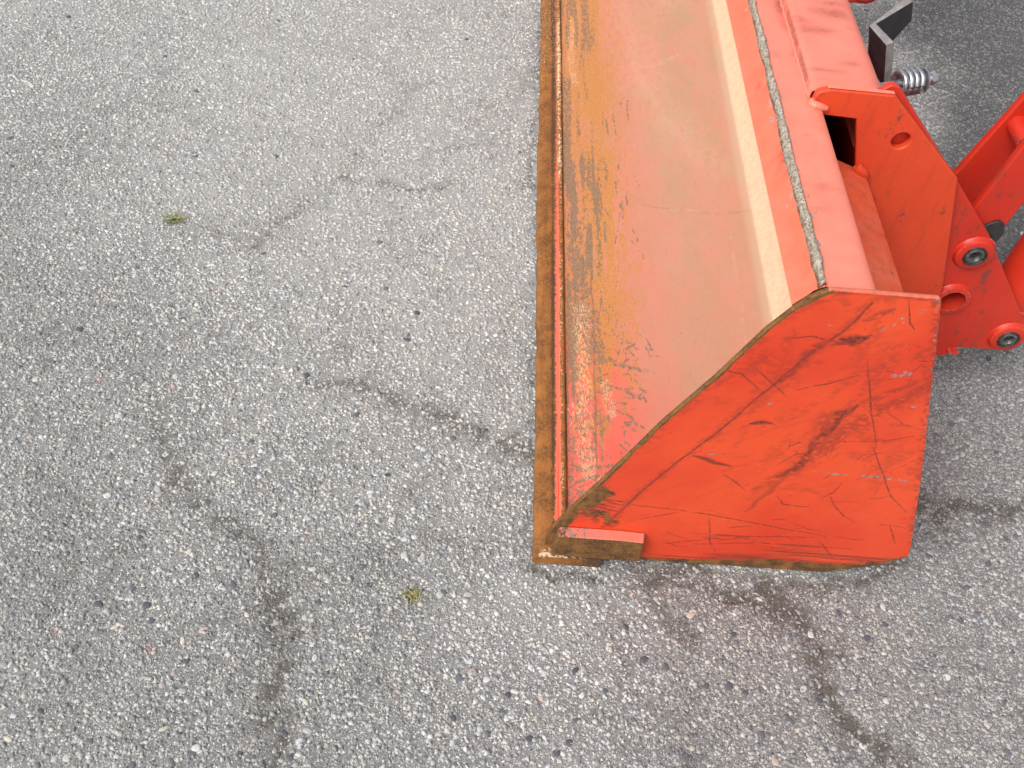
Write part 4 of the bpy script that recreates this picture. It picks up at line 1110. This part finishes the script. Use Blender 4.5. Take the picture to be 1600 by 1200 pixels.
# spring axis
SA = np.array(at((1402, 131), 2, 0.585)); SB = np.array(at((1437, 124), 2, 0.585))
ax = (SB - SA); ax[2] = -0.002; L_ = np.linalg.norm(ax); ax /= L_
e1 = np.cross(ax, [0, 0, 1]); e1 /= np.linalg.norm(e1); e2_ = np.cross(e1, ax)
pts = []
turns = 3.9
for k in range(int(turns * 28) + 1):
    t = k / 28.0; th = 2 * math.pi * t
    s = min(L_, L_ * t / turns)
    pts.append(SA + ax * s + (e1 * math.cos(th) + e2_ * math.sin(th)) * 0.0172)
sweep('latch_spring', pts, 0.0041, M_zinc, near_c, 10)['label'] = 'bright zinc coil spring'
def rod(name, a, b, r, mat, par, n=16, off=0.0):
    return sweep(name, [SA + ax * a, SA + ax * b], r, mat, par, n)
rod('spring_washer', L_ + 0.0005, L_ + 0.0040, 0.0205, M_zinc, near_c, 32)
bolt = rod('latch_bolt', -0.06, L_ + 0.032, 0.0060, M_zinc, near_c, 20)
nut = rod('nut', L_ + 0.0042, L_ + 0.016, 0.0095, M_zinc, bolt, 6)
nut2 = rod('nut', L_ + 0.020, L_ + 0.031, 0.0105, M_zinc, bolt, 6)

far_c = coupler(1.24, 'farther red coupler plate showing only its boss at the top of the frame', False)

# ------------------------------------------------------------------ lift arm and tilt link
arm = empty('tilt_linkage', (0.75, 0.50, 0.0), 'red double-plate tilt link rising behind the near coupler pin', 'tilt linkage')
def link_plate(name, px, y0, y1, mat, ext=None):
    pts = [tuple(at(p, 1, y0)[[0, 2]]) for p in px]
    return plate_xz(name, [rounded_poly(pts, 0.006)], y0, y1, mat, arm, 0.003)
link_plate('link_plate', [(1500, 352), (1522, 326), (1600, 228), (1680, 130), (1720, 190), (1600, 318), (1574, 350), (1562, 374), (1530, 400)], 0.430, 0.444, M_red)
link_plate('link_plate', [(1460, 300), (1497, 268), (1600, 153), (1700, 40), (1780, 100), (1640, 262), (1560, 330), (1520, 360)], 0.500, 0.514, M_red)
ct = [np.array(at((1606, 226), 1, 0.447)), np.array(at((1606, 226), 1, 0.447)) + np.array([0.0, 0.055, 0.0])]
sweep('cross_tube', ct, 0.016, M_red, arm, 24)
# rubbed black end of the link
q0 = at((1541, 362), 1, 0.4285)
bsh = [tuple(at(p, 1, 0.4265)[[0, 2]]) for p in ((1532, 356), (1543, 350), (1562, 344), (1570, 350), (1568, 364), (1558, 376), (1545, 388), (1530, 380))]
plate_xz('rubbed_link_end', [rounded_poly(bsh, 0.006)], 0.4245, 0.4298, M_grease, arm, 0.001)

lift = empty('lift_boom', (0.88, 0.46, 0.0), 'red tubular lift boom at the right edge joining the lower coupler pin', 'lift boom')
lp0 = np.array([0.825, 0.46, 0.194]); lp1 = np.array(at((1625, 395), 1, 0.46)) 
d_ = (lp1 - lp0) / np.linalg.norm(lp1 - lp0)
sweep('arm_tube', [lp0 + d_ * t for t in np.linspace(-0.02, 1.0, 14)], 0.041, M_red, lift, 36)
lathe_y('arm_eye', [(0.0170, 0.418), (0.043, 0.418), (0.045, 0.421), (0.045, 0.499), (0.043, 0.502), (0.0170, 0.502), (0.0170, 0.418)], 0.825, 0.194, M_red, lift)

lift2 = lift.copy(); col.objects.link(lift2); lift2.location.y += 1.24
lift2['label'] = 'farther red lift boom, a dark red corner beside the latch handle at the top'
lift['group'] = lift2['group'] = 'lift booms of the loader'
for ch in list(lift.children):
    c2 = ch.copy(); col.objects.link(c2); c2.parent = lift2; c2.matrix_parent_inverse = ch.matrix_parent_inverse.copy()

# ------------------------------------------------------------------ weeds in the cracks
def leaf_material(name, a, b):
    n = NT(name); p = n.geo()
    n.set(color=n.mix(n.ramp(n.noise(p, 130.0, 4), 0.3, 0.7), a, b), rough=0.6, spec=0.3)
    return n.m
M_weed = leaf_material('weed_leaf', (0.13, 0.15, 0.055), (0.30, 0.33, 0.15))
M_dry = leaf_material('dry_weed_leaf', (0.24, 0.22, 0.08), (0.42, 0.39, 0.18))
M_soil = simple('brown_soil', (0.075, 0.055, 0.040), 0.9, 0, 0.5, 200, 0.6)
def weed(px, py, label, mats, nb_, size, seed):
    rs = np.random.default_rng(seed)
    g = at((px, py), 2, 0.0)
    r = empty('weed_tuft', (g[0], g[1], -0.004), label, 'weed', 'small weeds growing in the asphalt')
    for which in (0, 1):
        V = []; Fc = []
        for k in range(nb_ if which == 0 else nb_ // 2 + 3):
            th = rs.uniform(0, 6.28); L = size * rs.uniform(0.4, 1.0) * (1.0 if which == 0 else 0.85); wdt = rs.uniform(0.0009, 0.0019)
            ox, oy = rs.normal(0, size * 0.28, 2) * np.array([1.0, 0.65]); lift_ = rs.uniform(0.15, 0.9); bend = rs.uniform(-0.7, 0.7)
            base = len(V)
            for s in range(6):
                t = s / 5
                rr_ = L * t * math.cos(lift_ * (1 - 0.5 * t)); hz_ = L * 0.75 * math.sin(lift_) * (t - 0.55 * t * t) * 1.4
                a = th + bend * t; w_ = wdt * (1 - t) ** 0.6 + 0.0001
                X0 = g[0] + ox + rr_ * math.cos(a); Y0 = g[1] + oy + rr_ * math.sin(a); Z0 = -0.002 + hz_ + 0.001
                V.append((X0 - w_ * math.sin(a), Y0 + w_ * math.cos(a), Z0)); V.append((X0, Y0, Z0 - w_ * 0.5)); V.append((X0 + w_ * math.sin(a), Y0 - w_ * math.cos(a), Z0))
            for s in range(5):
                b = base + 3 * s
                Fc.append((b, b + 1, b + 4, b + 3)); Fc.append((b + 1, b + 2, b + 5, b + 4))
        mesh_obj('leaf_cluster' if which == 0 else 'dry_leaf_cluster', V, Fc, mats[which], r, smooth=True)
    # crumbs of soil at the root
    V = []; Fc = []
    for k in range(26):
        c0 = np.array([g[0] + rs.normal(0, size * 0.35), g[1] + rs.normal(0, size * 0.22), -0.003]); r_ = rs.uniform(0.0010, 0.0028)
        b = len(V)
        for dd in ((1, 0, 0), (-0.5, 0.87, 0), (-0.5, -0.87, 0), (0.1, 0, 0.9)):
            V.append(tuple(c0 + np.array(dd) * r_ * rs.uniform(0.7, 1.3)))
        Fc += [(b, b + 1, b + 3), (b + 1, b + 2, b + 3), (b + 2, b, b + 3)]
    mesh_obj('root_soil', V, Fc, M_soil, r)
    return r
weed(273, 343, 'small green weed with brown root on the left of the asphalt', (M_weed, M_dry), 26, 0.032, 3)
weed(645, 928, 'tiny yellowish dry weed in front of the bucket corner', (M_dry, M_weed), 18, 0.025, 5)

# painted meshes without traced wear carry an empty wear layer
for ob in bpy.data.objects:
    if ob.type == 'MESH' and ob.data.materials and any(m and 'paint' in m.name for m in ob.data.materials) and 'wear' not in ob.data.attributes:
        set_attr(ob.data, 'wear', np.zeros((len(ob.data.vertices), 4)))
